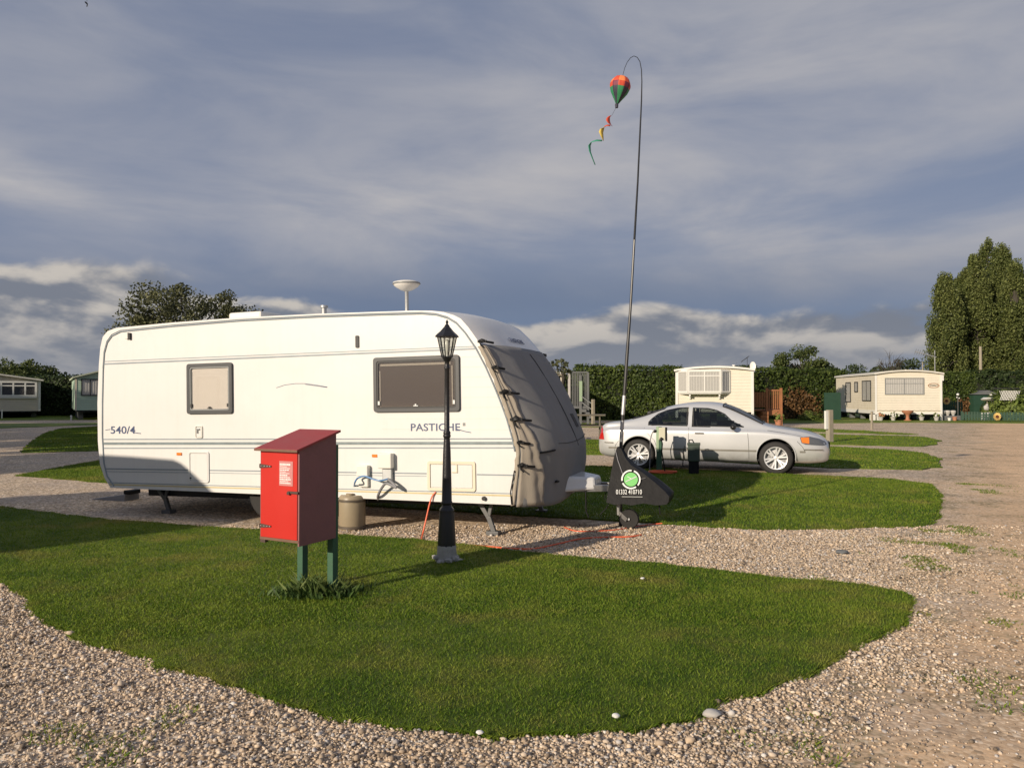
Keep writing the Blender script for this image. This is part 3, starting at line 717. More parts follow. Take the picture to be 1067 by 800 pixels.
# roof furniture
def roofz(px, py, w): return cl(px, py, w)
a = cl(424, 326, .9); zr = max(p[0][1] for p in OP) + .02; t = cl(424, 303.5, .9); t2 = cl(424, 292.8, .9)
q = MB(); q.lathe([(.05, zr - .03), (.045, zr + .01), (.024, zr + .03), (.024, t[1] - .01), (.03, t[1])], (a[0], .9, 0), 16); an = q.build('aerial_mast', 'galv', root, smooth=True)
hh = t2[1] - t[1]; q = MB(); q.lathe([(.03, t[1]), (.08, t[1] + hh * .12), (.15, t[1] + hh * .45), (.178, t[1] + hh * .72), (.176, t[1] + hh * .86), (.12, t[1] + hh * .97), (.0001, t[1] + hh)], (a[0], .9, 0), 28); q.build('aerial_dome', 'plastic_white', an, smooth=True, angle=180)
q = MB(); q.lathe([(.179, t[1] + hh * .66), (.182, t[1] + hh * .70), (.182, t[1] + hh * .76), (.179, t[1] + hh * .80)], (a[0], .9, 0), 28); q.build('dome_rim', 'trim_grey', an, smooth=True)
a = cl(337.8, 328, .5); q = MB(); z0 = cl(337.8, 328, .5)[1]; z1 = cl(337.8, 318.4, .5)[1]
q.lathe([(.032, z0 - .05), (.032, z1 - .03), (.05, z1 - .028), (.05, z1)], (a[0], .5, 0), 14); q.build('flue', 'galv', root, smooth=True)
a = cl(238, 330, .7); b = cl(272, 330, .7); q = MB(); q.bb((a[0], .7, a[1] - .05), (b[0], 1.2, a[1] + .055)); q.build('rooflight', 'plastic_white', root, bevel=.03)
# roof-front lettering on the curved white panel (shaded side)
i = 19; c0 = body_pt(19, .95); c1 = body_pt(20, .95); upv = (c0 - c1).normalized(); rt = Vector((0, 1, 0)); nn = rt.cross(upv).normalized()
M = Matrix((( rt.x, upv.x, nn.x, 0), (rt.y, upv.y, nn.y, 0), (rt.z, upv.z, nn.z, 0), (0, 0, 0, 1)))
p0 = c0.lerp(c1, .75) + nn * .012
text_mesh('lettering', 'PASTICHE', .10, Matrix.Translation(p0 + Vector((0, -.25, 0))) @ M, 'decal_blue', root, .002, 1.2)
# underside
u1 = OP[-1][0][0]; vb0 = OP[0][0][1]; vb1 = OP[-1][0][1]
q = MB(); q.bb((.5, .35, vb0 - .14), (u1 - .1, .43, vb0 + .02)); q.bb((.5, W - .43, vb0 - .14), (u1 - .1, W - .35, vb0 + .02)); q.bb((2.6, .1, vb0 - .16), (2.68, W - .1, vb0 - .08)); q.build('chassis', 'chassis', root)
for wy in (.14, W - .32):
    wh = MB(); wh.lathe([(.19, -.085), (.30, -.09), (.325, -.07), (.33, 0), (.325, .07), (.30, .09), (.19, .085)], (2.65, wy + .09, .33 - .03), 28, Matrix.Rotation(math.pi / 2, 4, 'X')); w_ = wh.build('wheel', 'rubber', root, smooth=True)
    rm = MB(); rm.lathe([(.0001, -.07), (.06, -.072), (.10, -.05), (.17, -.055), (.192, -.088), (.192, .08), (.0001, .08)], (2.65, wy + .09, .30), 24, Matrix.Rotation(math.pi / 2 if wy > 1 else -math.pi / 2 + math.pi, 4, 'X')); rm.build('rim', 'galv', w_, smooth=True)
def steady(u, w, name='corner_steady'):
    z0 = 0.0
    q = MB(); fz = .05 - math.sin(R(1)) * u   # local height of ground under a nose-up caravan is slightly negative
    gz = -math.tan(R(1.0)) * u
    q.bar((u - .14, w, vb0 + .03), (u + .05, w, gz + .17), .035, .05); q.bar((u + .10, w, vb0 + .03), (u + .03, w, gz + .17), .03, .04); q.bar((u + .04, w - .0, gz + .2), (u + .10, w, gz + .03), .045, .055)
    q.bb((u + .02, w - .06, gz + .0), (u + .17, w + .06, gz + .045)); return q.build(name, 'steady_grey', root, bevel=.004)
us = (CMI @ gp(513, 557)).x - .08; ws = max(.2, (CMI @ gp(515, 557)).y)
steady(us, ws); steady(us + .05, W - .3)
ur = cl(170, 515, .3)[0]; steady(ur, .3); steady(ur - .1, W - .3)
# A-frame, fairing, jockey wheel
AX = W / 2; uF = u1 + .30
q = MB(); q.bar((u1 - .5, AX - .55, .38), (u1 + 1.25, AX, .37), .05, .08); q.bar((u1 - .5, AX + .55, .38), (u1 + 1.25, AX, .37), .05, .08); q.bb((u1 + 1.1, AX - .04, .33), (u1 + 1.38, AX + .04, .41)); q.build('hitch_frame', 'steel', root, bevel=.006)
fa = cl(594, 501, AX); fb = cl(629, 521, AX - .15)
q = MB(); q.add([(uF - .03, AX - .5, .34), (uF + .42, AX - .20, .36), (uF + .42, AX + .20, .36), (uF - .03, AX + .5, .34), (uF - .03, AX - .46, .54), (uF + .40, AX - .16, .50), (uF + .40, AX + .16, .50), (uF - .03, AX + .46, .54)],
              [(0, 1, 2, 3), (4, 5, 6, 7), (0, 1, 5, 4), (1, 2, 6, 5), (2, 3, 7, 6), (3, 0, 4, 7)]); q.build('hitch_fairing', 'caravan_white', root, bevel=.03)
uj = (CMI @ at(645, 530, 9.33)).x
gz = -math.tan(R(1.0)) * uj
q = MB(); q.cyl((uj, AX, gz + .16), (uj, AX, .62), .024, 12); q.cyl((uj, AX, gz + .30), (uj, AX, .50), .034, 12); q.bb((uj - .05, AX - .05, .40), (uj + .05, AX + .05, .47)); q.bar((uj, AX, gz + .19), (uj + .11, AX - .055, gz + .11), .02, .05); q.bar((uj, AX, gz + .19), (uj + .11, AX + .055, gz + .11), .02, .05); jp = q.build('jockey_post', 'steel', root, smooth=True)
q = MB(); q.lathe([(.085, -.03), (.108, -.032), (.116, -.015), (.116, .015), (.108, .032), (.085, .03)], (uj + .13, AX, gz + .118), 24, Matrix.Rotation(math.pi / 2, 4, 'X')); jw = q.build('jockey_wheel', 'rubber', root, smooth=True)
q = MB(); q.lathe([(.0001, -.03), (.03, -.03), (.032, -.015), (.084, -.012), (.088, -.028), (.088, .028), (.0001, .03)], (uj + .13, AX, gz + .118), 20, Matrix.Rotation(math.pi / 2, 4, 'X')); q.build('wheel_hub', 'hose_grey', jw, smooth=True)
q = MB(); q.cyl((uj + .13, AX - .05, gz + .118), (uj + .13, AX + .05, gz + .118), .014, 10); q.build('axle', 'galv', jw)
for k in range(5):
    pass
q = MB(); q.tube([(uj - .12, AX - .04, .36), (uj - .16, AX - .05, .25), (uj - .10, AX - .05, .20), (uj - .14, AX - .05, .12), (uj - .22, AX - .06, .04)], .006, 6); q.build('breakaway_cable', 'plastic_black', root, smooth=True); q = MB(); q.tube([(uj - .33, AX - .3, .36), (uj - .33, AX - .3, .12), (uj - .3, AX - .3, .04)], .009, 6); q.build('towing_cable', 'plastic_black', root, smooth=True)
# hitch cover: tent of black fabric over the jockey handle and coupling
WC = AX
def hc(px, py, w=AX): a = cl(px, py, w); return a
prof = [(632.5, 520), (634, 505), (636.5, 488), (639, 472), (641.2, 466.4), (645.5, 467.6), (650.5, 477), (657, 483.5), (672, 493), (684, 501), (694, 509), (699, 514), (699, 519), (696.5, 524.6), (686, 525.2), (672, 523), (660, 524.8), (650, 523.4), (641, 524.6), (634, 522.6)]
pl = [hc(*p, AX - .14) for p in prof]; cu = sum(p[0] for p in pl) / len(pl); cv = .55
rows = []
zt = max(p[1] for p in pl); zb_ = min(p[1] for p in pl)
for t in np.linspace(-1, 1, 13):
    row = []
    for k, (uu, vv) in enumerate(pl):
        hfrac = (vv - zb_) / (zt - zb_); half = .21 * (1 - hfrac) ** .8 + .035
        sh = math.sqrt(max(0, 1 - abs(t) ** 2.6)); shrink = .55 + .45 * sh if abs(t) > .3 else 1
        u_ = cu + (uu - cu) * (1 - .03 * abs(t) ** 3) ; v_ = vv if k >= 13 else vv - .03 * abs(t) ** 2 * (1 - hfrac)
        row.append(Vector((u_ + random.uniform(-.004, .004), AX + t * half, v_ + random.uniform(-.004, .004))))
    rows.append(row)
q = MB(); n_ = len(pl); q.grid(rows, closed=True); q.f.append(tuple(range(n_))); q.f.append(tuple(12 * n_ + i for i in range(n_))[::-1])
hcov = q.build('hitch_cover', 'cover_black', root, smooth=True, angle=50)
def near_w(uu, vv):
    hfrac = min(1, max(0, (vv - zb_) / (zt - zb_))); return AX - (.21 * (1 - hfrac) ** .8 + .035) - .004
def cover_plane(pu, pv):                                   # logo lies on the sloping near face
    s = pv - cv_; return Vector((pu, near_w(pu, pv), pv))
def cov_pt(px, py):
    w_ = AX - .15
    for _ in range(6):
        a = cl(px, py, w_); w_ = near_w(a[0], a[1]) - .006
    return Vector((a[0], w_, a[1]))
c_ = cov_pt(657.5, 499.5); e_ = cov_pt(657.5, 489.5); r_ = (e_ - c_).length; upv = (e_ - c_).normalized(); rtv = Vector((1, 0, 0)); nv = rtv.cross(upv).normalized()
nv = nv if nv.y < 0 else -nv
def disc(mb, c, r0, r1, off, a0=0, a1=360, n=36):
    vs = []
    for k in range(n + 1):
        a = R(a0 + (a1 - a0) * k / n); d = rtv * math.cos(a) + upv * math.sin(a)
        vs += [c + d * r0 + nv * off, c + d * r1 + nv * off]
    mb.add(vs, [(2 * k, 2 * k + 1, 2 * k + 3, 2 * k + 2) for k in range(n)])
q = MB(); disc(q, c_, 0.0001, r_ * .72, .010); q.build('logo_disc', 'logo_green', hcov)
q = MB(); disc(q, c_, r_ * .84, r_ * 1.0, .010, -40, 70); disc(q, c_, r_ * .84, r_ * 1.0, .010, 85, 190); disc(q, c_, r_ * .84, r_ * 1.0, .010, 205, 305)
q.bar(c_ + nv * .014 + (-rtv * .55 - upv * .25) * r_, c_ + nv * .014 + (rtv * .6 + upv * .3) * r_, .004, .012); q.bar(c_ + nv * .014 + (-rtv * .35 + upv * .3) * r_, c_ + nv * .014 + (rtv * .1 + upv * .05) * r_, .004, .008); q.build('logo_ring', 'logo_white', hcov)
a_ = cov_pt(642, 514.8); b_ = cov_pt(669, 514.8); t_ = cov_pt(642, 510.6); up2 = (t_ - a_).normalized(); rt2 = (b_ - a_).normalized(); n2 = rt2.cross(up2)
M = Matrix(((rt2.x, up2.x, n2.x, 0), (rt2.y, up2.y, n2.y, 0), (rt2.z, up2.z, n2.z, 0), (0, 0, 0, 1)))
tm_ = text_mesh('lettering', '01332 410710', (t_ - a_).length / .62, Matrix.Translation(a_ + n2 * .012) @ M, 'logo_white', hcov, .001, 1.0, .0004)
_w = max((v.co - (a_ + n2 * .012)).dot(rt2) for v in tm_.data.vertices); _k = (b_ - a_).length / _w
for v in tm_.data.vertices: _d = (v.co - a_).dot(rt2); v.co += rt2 * (_d * (_k - 1))
def covtube(name, pts, r, m):
    q = MB(); q.tube([cov_pt(*p) for p in pts], r, 6); return q.build(name, m, hcov, smooth=True)
covtube('print_line', [(648, 517.3), (669.5, 517.6)], .003, 'logo_white'); covtube('seam_piping', [(641.5, 470), (644, 480), (649, 494)], .006, 'hose_grey'); covtube('print_line', [(665, 499.5), (672.5, 498)], .003, 'hose_grey')
q = MB(); a1_ = hc(687, 525, AX - .1); q.tube([(a1_[0], AX - .12, a1_[1]), (a1_[0] + .01, AX - .12, a1_[1] - .12)], .008, 6); q.build('drawcord', 'plastic_black', hcov)

# front cover of grey canvas: strapped over the front window
i0 = 20
def op_at(t):
    k = min(int(t), len(OP) - 2); fr = t - k; (a, f0, r0), (b, f1, r1) = OP[k], OP[k + 1]
    return (a[0] + (b[0] - a[0]) * fr, a[1] + (b[1] - a[1]) * fr), f0 + (f1 - f0) * fr
from mathutils import noise as MN
NR = 46; wst = [0, .004, .015, .03, .05, .075, .1, .13, .165, .20, .25, .3, .36, .43, .5, .58, .67, .77, .87, .98, 1.1, 1.22, 1.34, 1.46, 1.58, 1.70, 1.82, 1.92, 2.02, 2.10, 2.16, 2.20, 2.23, W]
rows = []
for wd in wst:
    row = []
    tst = i0 + .15 + .8 * bulge(wd) * 0
    for k in range(NR):
        t = tst + (len(OP) - 1 - tst) * k / (NR - 1); (u_, v_), f = op_at(t); s = bulge(wd)
        wr = .020 * MN.noise(Vector((wd * 2.6, v_ * 1.7 + wd * 1.5, 3.1))) + .010 * MN.noise(Vector((wd * 7 + v_ * 4, v_ * 3, 9))) + .012 * max(0, MN.noise(Vector((v_ * 9, wd * 2, 1)))) * (1 if wd < .3 else .3)
        sag = .02 if k > 2 else .006
        out = .018 + wr + (0 if k else -.012)
        low = .05 * max(0, (k - NR + 9) / 9) * math.sin(wd * 3 + .4)
        row.append(Vector((u_ + (f + .03) * s + out, wd - (.012 if wd < .1 else 0) + (.012 if wd > 2.15 else 0), v_ - low + (.01 if k == 0 else 0))))
    rows.append(row)
q = MB(); q.grid(rows); fc = q.build('front_cover', 'cover_grey', root, smooth=True, angle=180)
so = fc.modifiers.new('cloth', 'SOLIDIFY'); so.thickness = .006; so.offset = 1
# near corner of the cover, painted paler for the sun on it, widening downwards
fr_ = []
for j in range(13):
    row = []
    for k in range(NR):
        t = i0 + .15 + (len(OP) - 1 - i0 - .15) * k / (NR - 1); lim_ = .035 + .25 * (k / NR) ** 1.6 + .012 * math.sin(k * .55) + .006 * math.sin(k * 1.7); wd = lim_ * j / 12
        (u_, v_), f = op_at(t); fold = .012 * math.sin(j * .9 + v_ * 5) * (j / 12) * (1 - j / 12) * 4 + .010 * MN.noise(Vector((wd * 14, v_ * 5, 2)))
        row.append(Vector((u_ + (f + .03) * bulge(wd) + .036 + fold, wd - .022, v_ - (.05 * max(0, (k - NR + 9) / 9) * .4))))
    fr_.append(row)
q = MB(); q.grid(fr_); fe = q.build('sunlit_corner', 'cover_sunlit', fc, smooth=True, angle=180); so = fe.modifiers.new('cloth', 'SOLIDIFY'); so.thickness = .005
# side flap folded back over the side edge, in the same painted sunlit tone
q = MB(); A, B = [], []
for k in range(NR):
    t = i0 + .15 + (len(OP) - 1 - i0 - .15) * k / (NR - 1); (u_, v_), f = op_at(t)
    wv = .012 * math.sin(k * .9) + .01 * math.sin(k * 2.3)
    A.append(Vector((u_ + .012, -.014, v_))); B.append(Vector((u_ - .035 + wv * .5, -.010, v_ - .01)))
q.grid([A, B]); fl = q.build('side_flap', 'cover_sunlit', fc, smooth=True, angle=180)
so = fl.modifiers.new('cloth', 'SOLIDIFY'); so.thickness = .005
def fpt(t, wd, off=.035):
    (u_, v_), f = op_at(t); return Vector((u_ + (f + .03) * bulge(wd) + off, wd, v_))
# seams
q = MB(); q.tube([fpt(20.4 + (26.0 - 20.4) * k / 12, 1.02 + .12 * k / 12, .03) for k in range(13)], .005, 5); q.tube([fpt(25.4 + .25 * math.sin(wd * 2), wd, .033) for wd in (.45, .7, .95, 1.2, 1.5, 1.8, 2.05)], .004, 5)
q.build('seam', 'cover_seam', fc, smooth=True)
# strap clips down the side
for (px, py), lg in (((503, 356), 1), ((516.5, 383), .8), ((527, 409), 1.3), ((538.5, 437), 1.4), ((543, 461), .8), ((545, 485), 1.1)):
    t = None; a = cl(px, py)
    s = MB(); s.bb((a[0] - .05 * lg, -.035, a[1] - .012), (a[0] + .055 * lg, -.016, a[1] + .016)); s.tube([(a[0] + .03 * lg, -.03, a[1]), (a[0] + .09 * lg, .01, a[1] - .01), (a[0] + .11 * lg, .05, a[1] - .015)], .013, 6)
    s.tube([(a[0] - .03, -.03, a[1]), (a[0] - .01, -.036, a[1] - .04 * lg), (a[0] + .02, -.03, a[1] - .065 * lg)], .008, 6); s.ico((a[0], -.03, a[1] + .01), .032 * lg, 1, (1.2, .6, .8), .15)
    s.build('strap_clip', 'plastic_black', fc, smooth=True)
s = MB(); p_ = fpt(20.2, 2.12, .03); s.ico(p_, .03, 1, (1, 1, .9), .2); s.bb(p_ - Vector((.02, .05, .02)), p_ + Vector((.03, .04, .02))); s.build('strap_clip', 'plastic_black', fc)
s = MB(); pa_ = [fpt(26.2, .06, .03), fpt(26.15, .14, .035), fpt(26.1, .26, .035), fpt(26.05, .36, .03)]; s.tube(pa_, .011, 6); s.build('strap', 'plastic_black', fc, smooth=True); s = MB(); s.tube([Vector((cl(537, 490)[0], -.03, cl(537, 490)[1])), Vector((cl(533, 512)[0], -.03, cl(533, 512)[1])), Vector((cl(534, 525)[0], -.03, cl(534, 525)[1]))], .008, 6); s.build('strap', 'plastic_black', fc, smooth=True)
s = MB(); p_ = fpt(28.0, .42, .04); s.ico(p_, .03, 1, (1.2, 1.3, .6), .2); s.build('strap_clip', 'plastic_black', fc); s = MB(); p_ = fpt(28.9, 1.6, .03); s.ico(p_, .035, 1, (1, 1.6, .9), .2); s.build('strap_clip', 'plastic_black', fc)
pa = [fpt(24.0, 1.30, .03), fpt(24.0, 1.44, .03), fpt(24.7, 1.48, .03), fpt(24.7, 1.34, .03)]
q = MB(); q.add(pa + [p + Vector((.006, 0, 0)) for p in pa], [(0, 1, 2, 3), (4, 5, 6, 7), (0, 1, 5, 4), (1, 2, 6, 5), (2, 3, 7, 6), (3, 0, 4, 7)]); q.build('cover_patch', 'cover_seam', fc)

# things beside the caravan --------------------------------------------------
bp = gp(367, 551); t = thing('water_barrel', 'tan plastic water barrel with dark hoops standing beside the white caravan', 'barrel', bp)
rb = .158; hb = .41
q = MB(); q.lathe([(rb * .93, 0), (rb, .02), (rb, hb - .05), (rb * .97, hb - .02), (rb * .85, hb)], n=32); q.build('drum', 'barrel_tan', t, smooth=True)
q = MB(); q.lathe([(rb * .90, .015), (rb * 1.06, .02), (rb * 1.06, .045), (rb, .05)], n=32); q.build('hoop', 'barrel_dark', t, smooth=True)
q = MB(); q.lathe([(rb, hb - .075), (rb * 1.06, hb - .07), (rb * 1.06, hb - .048), (rb, hb - .045)], n=32); q.build('hoop', 'barrel_dark', t, smooth=True)
q = MB(); q.lathe([(.05, hb - .005), (.05, hb + .02), (.0001, hb + .022)], (-.02, -.03, 0), 18); q.build('cap', 'barrel_tan', t, smooth=True)
q = MB(); q.ico((.1, .02, hb + .005), .018, 1); q.tube([(rb, -.02, hb - .03), (rb + .03, -.02, hb + .0), (rb + .02, -.01, hb - .1)], .012, 6); q.build('clip', 'seal_black', t)
bxy = (bp.x - .02, bp.y - .03)
inl = CM @ Vector((cl(381, 497)[0], -.08, cl(381, 497)[1]))
def hang(name, pts, r, m, label, cat='hose'):
    q = MB(); P_ = []
    pts = [Vector(p) for p in pts]; k = len(pts)
    for i in range(k - 1):                                     # Catmull-Rom
        p0, p1, p2, p3 = pts[max(0, i - 1)], pts[i], pts[i + 1], pts[min(k - 1, i + 2)]
        for s_ in range(6):
            u_ = s_ / 6; P_.append(.5 * ((2 * p1) + (p2 - p0) * u_ + (2 * p0 - 5 * p1 + 4 * p2 - p3) * u_ ** 2 + (3 * p1 - p0 - 3 * p2 + p3) * u_ ** 3))
    P_.append(pts[-1]); q.tube(P_, r, 8); o_ = q.build(name, m, smooth=True); return tag(o_, label, cat)
def cw(px, py, w): a = cl(px, py, w); return CM @ Vector((a[0], w, a[1]))
hang('water_hose', [(bxy[0] + .03, bxy[1], .40), (bxy[0] + .04, bxy[1] + .03, .50), cw(370, 502, -.15), cw(373, 498, -.1), cw(380, 496, -.10), cw(390, 499.5, -.12), cw(397, 500.5, -.12), cw(404, 499, -.08)], .010, 'hose_blue', 'blue water hose looping from the tan barrel to the caravan inlet')
hang('drain_hose', [cw(404, 499, -.07), cw(408, 502, -.10), cw(413, 508, -.13), cw(403, 503.5, -.12), cw(398, 508, -.1), cw(394, 516, -.05), cw(394, 520, .05)], .016, 'hose_grey', 'short grey hose bending down from the mains inlet on the caravan side')
q = MB(); c0 = gp(388, 541); c0 = cw(386, 518, .1); c0.z = .25; c0.y += .25
hang('orange_cable', [cw(454, 512.5, -.01), cw(449, 520, -.03), gp(443, 545, .14), gp(440.5, 556, .03), gp(439.5, 562, .012), gp(446, 566, .012), gp(468, 567.5, .012), gp(500, 568.5, .012), gp(530, 571, .012), gp(556, 571.5, .012), gp(583, 566, .012), gp(606, 561, .012), gp(632, 559.5, .012), gp(655, 559, .012), gp(668, 557, .012)], .0085, 'cable_orange', 'orange mains cable running across the gravel from the caravan to the jockey wheel', 'cable')
hang('red_cable', [gp(588, 549, .012), gp(600, 553, .012), gp(620, 553, .012), gp(640, 552, .012), gp(655, 549.5, .012), gp(675, 546.5, .012), gp(690, 545, .03)], .006, 'cable_orange', 'thin red lead lying on shaded gravel behind the jockey wheel', 'cable')
rp = thing('levelling_ramp', 'flat grey levelling ramp on the gravel under the rear corner of the caravan', 'ramp', gp(118, 520), -TH)
q = MB(); q.add([(-.30, -.13, 0), (.35, -.13, 0), (.35, .16, 0), (-.30, .16, 0), (-.28, -.12, .01), (.35, -.12, .10), (.35, .15, .10), (-.28, .15, .01)], [(0, 1, 2, 3), (4, 5, 6, 7), (0, 1, 5, 4), (1, 2, 6, 5), (2, 3, 7, 6), (3, 0, 4, 7)]); q.build('ramp_board', 'hose_grey', rp)
q = MB(); q.bb((.30, -.10, .10), (.42, .12, .16)); q.build('stop_block', 'plastic_black', rp, bevel=.01)
# unseen copy of the caravan, added out of frame to cast the lawn shadow
shadow_caster = copy_tree(root); shadow_caster['label'] = 'unseen white touring caravan added beyond the lawn to cast a shadow on it'
shadow_caster.matrix_world = Matrix.Translation((-7.74, 6.33, 0)) @ Matrix.Rotation(R(161), 4, 'Z') @ Matrix.Diagonal((.8, 1, 1, 1))
for q_ in [o for o in bpy.data.objects if o.parent == shadow_caster and o.name.startswith('aerial_mast')]:
    for g_ in [o for o in bpy.data.objects if o.parent == q_]: bpy.data.objects.remove(g_)
    bpy.data.objects.remove(q_)

# ------------------------------------------------------------------ red cabinet on green posts
k93 = .93; rc = Vector((-2.076 * k93, 6.35 * k93, 0)); t = thing('red_cabinet', 'red wooden cabinet with a sloping roof on two green posts, on the front lawn', 'cabinet', rc, R(-28))
wB, dB, z0, zf, zb = .397, .40, .508, 1.192, 1.305
q = MB(); poly = [(0, z0), (dB, z0), (dB, zb), (0, zf)]
q.prism([(0.012, z0 + .02), (dB, z0 + .02), (dB, zb - .03), (.012, zf - .004)], .012, wB - .012, 'yzx'); q.build('carcass', 'maroon', t)
q = MB(); q.prism([(-.004, z0 - .03), (dB + .004, z0 - .03), (dB + .004, zb - .004), (-.004, zf - .004)], wB - .012, wB + .002, 'yzx'); q.build('side_panel', 'maroon', t, bevel=.002)
q = MB(); q.prism([(0, z0), (dB, z0), (dB, zb - .004), (0, zf - .004)], -.002, .012, 'yzx'); q.build('side_panel', 'maroon', t, bevel=.002)
q = MB(); q.bb((.012, -.010, z0 + .015), (wB - .014, .010, zf - .012)); dr = q.build('door', 'red_paint', t, bevel=.003)
for zz in (zf - .13, z0 + .10):
    q = MB(); q.prism([(0.002, zz - .014), (0.04, zz - .014), (.125, zz - .005), (.125, zz + .005), (.04, zz + .014), (.002, zz + .014)], -.016, -.009); 
    q.cyl((0.012, -.016, zz - .016), (0.012, -.016, zz + .016), .005, 8); h_ = q.build('hinge', 'rust', dr)
    q = MB()
    for xx in (.02, .055, .085, .112): q.lathe([(.004, 0), (.0035, .002), (.0001, .003)], (xx, -.016, zz), 8, Matrix.Rotation(math.pi / 2, 4, 'X'))
    q.build('screw', 'galv', h_)
q = MB(); q.bb((wB - .10, -.022, z0 + .36), (wB + .004, -.010, z0 + .378)); q.bb((wB - .10, -.03, z0 + .352), (wB - .075, -.01, z0 + .372)); q.build('latch', 'rust', dr, bevel=.002)
x0n, x1n, z0n, z1n = .205, .342, z0 + .415, z0 + .60
q = MB(); q.bb((x0n, -.0125, z0n), (x1n, -.0102, z1n)); no = q.build('notice', 'paper', dr)
q = MB(); rr_ = random.Random(4); zz = z1n - .018
for k, (wl, hh_) in enumerate([(.9, .014), (.6, .005), (.85, .005), (.75, .008), (.5, .005), (.8, .005), (.65, .010), (.85, .007), (.9, .010), (.7, .005), (.9, .008)]):
    xa = x0n + .008; xe = x0n + .008 + (x1n - x0n - .016) * wl
    while xa < xe: l_ = rr_.uniform(.008, .022); q.bb((xa, -.0142, zz - hh_), (min(xe, xa + l_), -.0126, zz)); xa += l_ + .003
    zz -= hh_ + .0068
q.build('printed_lines', 'paper_print', no)
ra = math.atan2(zb - zf, dB); q = MB(); q.prism([(-.045, zf - .012), (-.045, zf + .006), (dB + .04, zb + .022), (dB + .04, zb + .004)], -.02, wB + .018, 'yzx'); ro = q.build('roof', 'red_roof', t, bevel=.002)
q = MB(); q.bb((-.021, -.0475, zf - .013), (wB + .019, -.044, zf + .004)); q.build('roof_edge', 'ply_edge', ro)
q = MB(); q.bb((-.002, -.004, z0 - .006), (wB, .014, z0 + .014)); q.build('bottom_rail', 'ply_edge', t); q = MB(); q.bb((0, .0, z0 - .0005), (.05, .03, z0 - .03)); q.build('bracket', 'rust', t)
for xp in (-.005, wB - .085):
    q = MB(); q.bb((xp, dB + .001, -.05), (xp + .058, dB + .065, z0 + .70 if xp > .1 else z0 + .5)); q.build('post', 'green_post', t, bevel=.004)
# rank tuft of weeds round the post feet
c0 = rc + Matrix.Rotation(R(-28), 3, 'Z') @ Vector((wB / 2, dB, 0)); r = np.random.default_rng(9)
P = np.stack([c0.x + r.normal(0, .15, 1900), c0.y - .03 + r.normal(0, .08, 1900)], 1); P[:, 0] += .05 * np.sin(P[:, 1] * 40); P = P[np.sin(P[:, 0] * 31) * np.sin(P[:, 1] * 37 + P[:, 0] * 9) > -.45]
P2 = np.stack([c0.x + r.normal(.02, .10, 260), c0.y - .03 + r.normal(0, .06, 260)], 1)
leaf_mat('weed_stem', (.07, .12, .03), (.16, .20, .06), .3)
tag(blades('tall_weeds', P2, .15, .009, 'weed_stem', 1.0, 13, z0=.01), 'taller pale weed stems sticking up beside the green posts', 'weeds', kind='stuff')
leaf_mat('weed_leaf', (.035, .075, .018), (.08, .13, .03), .25)
tag(blades('weed_tuft', P, .075, .016, 'weed_leaf', 1.1, 12, z0=.01), 'rank dark weeds left uncut round the green posts of the red cabinet', 'weeds', kind='stuff')

# ------------------------------------------------------------------ lamp post
lp = gp(465.5, 586); D = lp.y; hz = lambda y: CAM_H - (y - 412) / F * D
t = thing('lamp_post', 'black lantern lamp post with a battered white cement base, in front of the caravan', 'lamp post', lp)
pw = lambda px: px / F * D / 2
q = MB(); q.lathe([(pw(25), -.01), (pw(24), hz(582)), (pw(21.5), hz(580)), (pw(20.8), hz(575.5)), (pw(20.2), hz(570)), (pw(19.4), hz(567)), (pw(16), hz(566))], n=12, ph=.3)
for k in range(9):
    a = k * .7; q.ico((pw(24) * math.cos(a), pw(24) * math.sin(a), .02 + .02 * (k % 3)), .035, 1, (1.2, 1, .8), .25)
q.build('cement_base', 'cement', t)
q = MB(); q.lathe([(pw(19), hz(570)), (pw(19), hz(566)), (pw(18.5), hz(560)), (pw(15.5), hz(534)), (pw(15), hz(532.5)), (pw(15.6), hz(531)), (pw(14), hz(529)), (pw(10.5), hz(527.5)), (pw(10), hz(525.4)), (pw(12), hz(524.5)), (pw(12), hz(522.6)), (pw(10.6), hz(521.5)),
             (pw(9.6), hz(500)), (pw(8), hz(470)), (pw(6.6), hz(458)), (pw(6.4), hz(456)), (pw(8), hz(455)), (pw(8), hz(453)), (pw(7), hz(452.2)), (pw(8), hz(451)), (pw(7), hz(449.5)), (pw(5.6), hz(448.5)), (pw(5.4), hz(420)), (pw(5.2), hz(385)), (pw(6.2), hz(384)), (pw(6.2), hz(382.6)), (pw(5.2), hz(382)), (pw(5.0), hz(377)), (pw(7.4), hz(375.8)), (pw(9.5), hz(373.6)), (pw(10.6), hz(372.4))], n=20); q.build('column', 'lamp_black', t, smooth=True, angle=50)
# lantern: six-sided, wider at the top
zb0, zt0 = hz(372), hz(350.5); rb0, rt0 = pw(11), pw(20.5)
def hexp(r, z, k): a = math.pi / 3 * k + .3; return Vector((r * math.cos(a), r * math.sin(a), z))
lan = MB(); 
for k in range(6): lan.bar(hexp(rb0, zb0, k), hexp(rt0, zt0, k), .009)
for k in range(6): lan.bar(hexp(rb0, zb0, k), hexp(rb0, zb0, k + 1), .010); lan.bar(hexp(rt0, zt0, k), hexp(rt0, zt0, k + 1), .012)
for k in range(6): lan.bar(hexp(rb0 * 1.0, zb0 + .02, k).lerp(hexp(rb0, zb0 + .02, k + 1), .5), hexp(rt0, zt0, k).lerp(hexp(rt0, zt0, k + 1), .5), .003)
lf = lan.build('lantern_frame', 'lamp_black', t)
g = MB()
for k in range(6): g.add([hexp(rb0 * .98, zb0, k), hexp(rb0 * .98, zb0, k + 1), hexp(rt0 * .98, zt0, k + 1), hexp(rt0 * .98, zt0, k)], [(0, 1, 2, 3)])
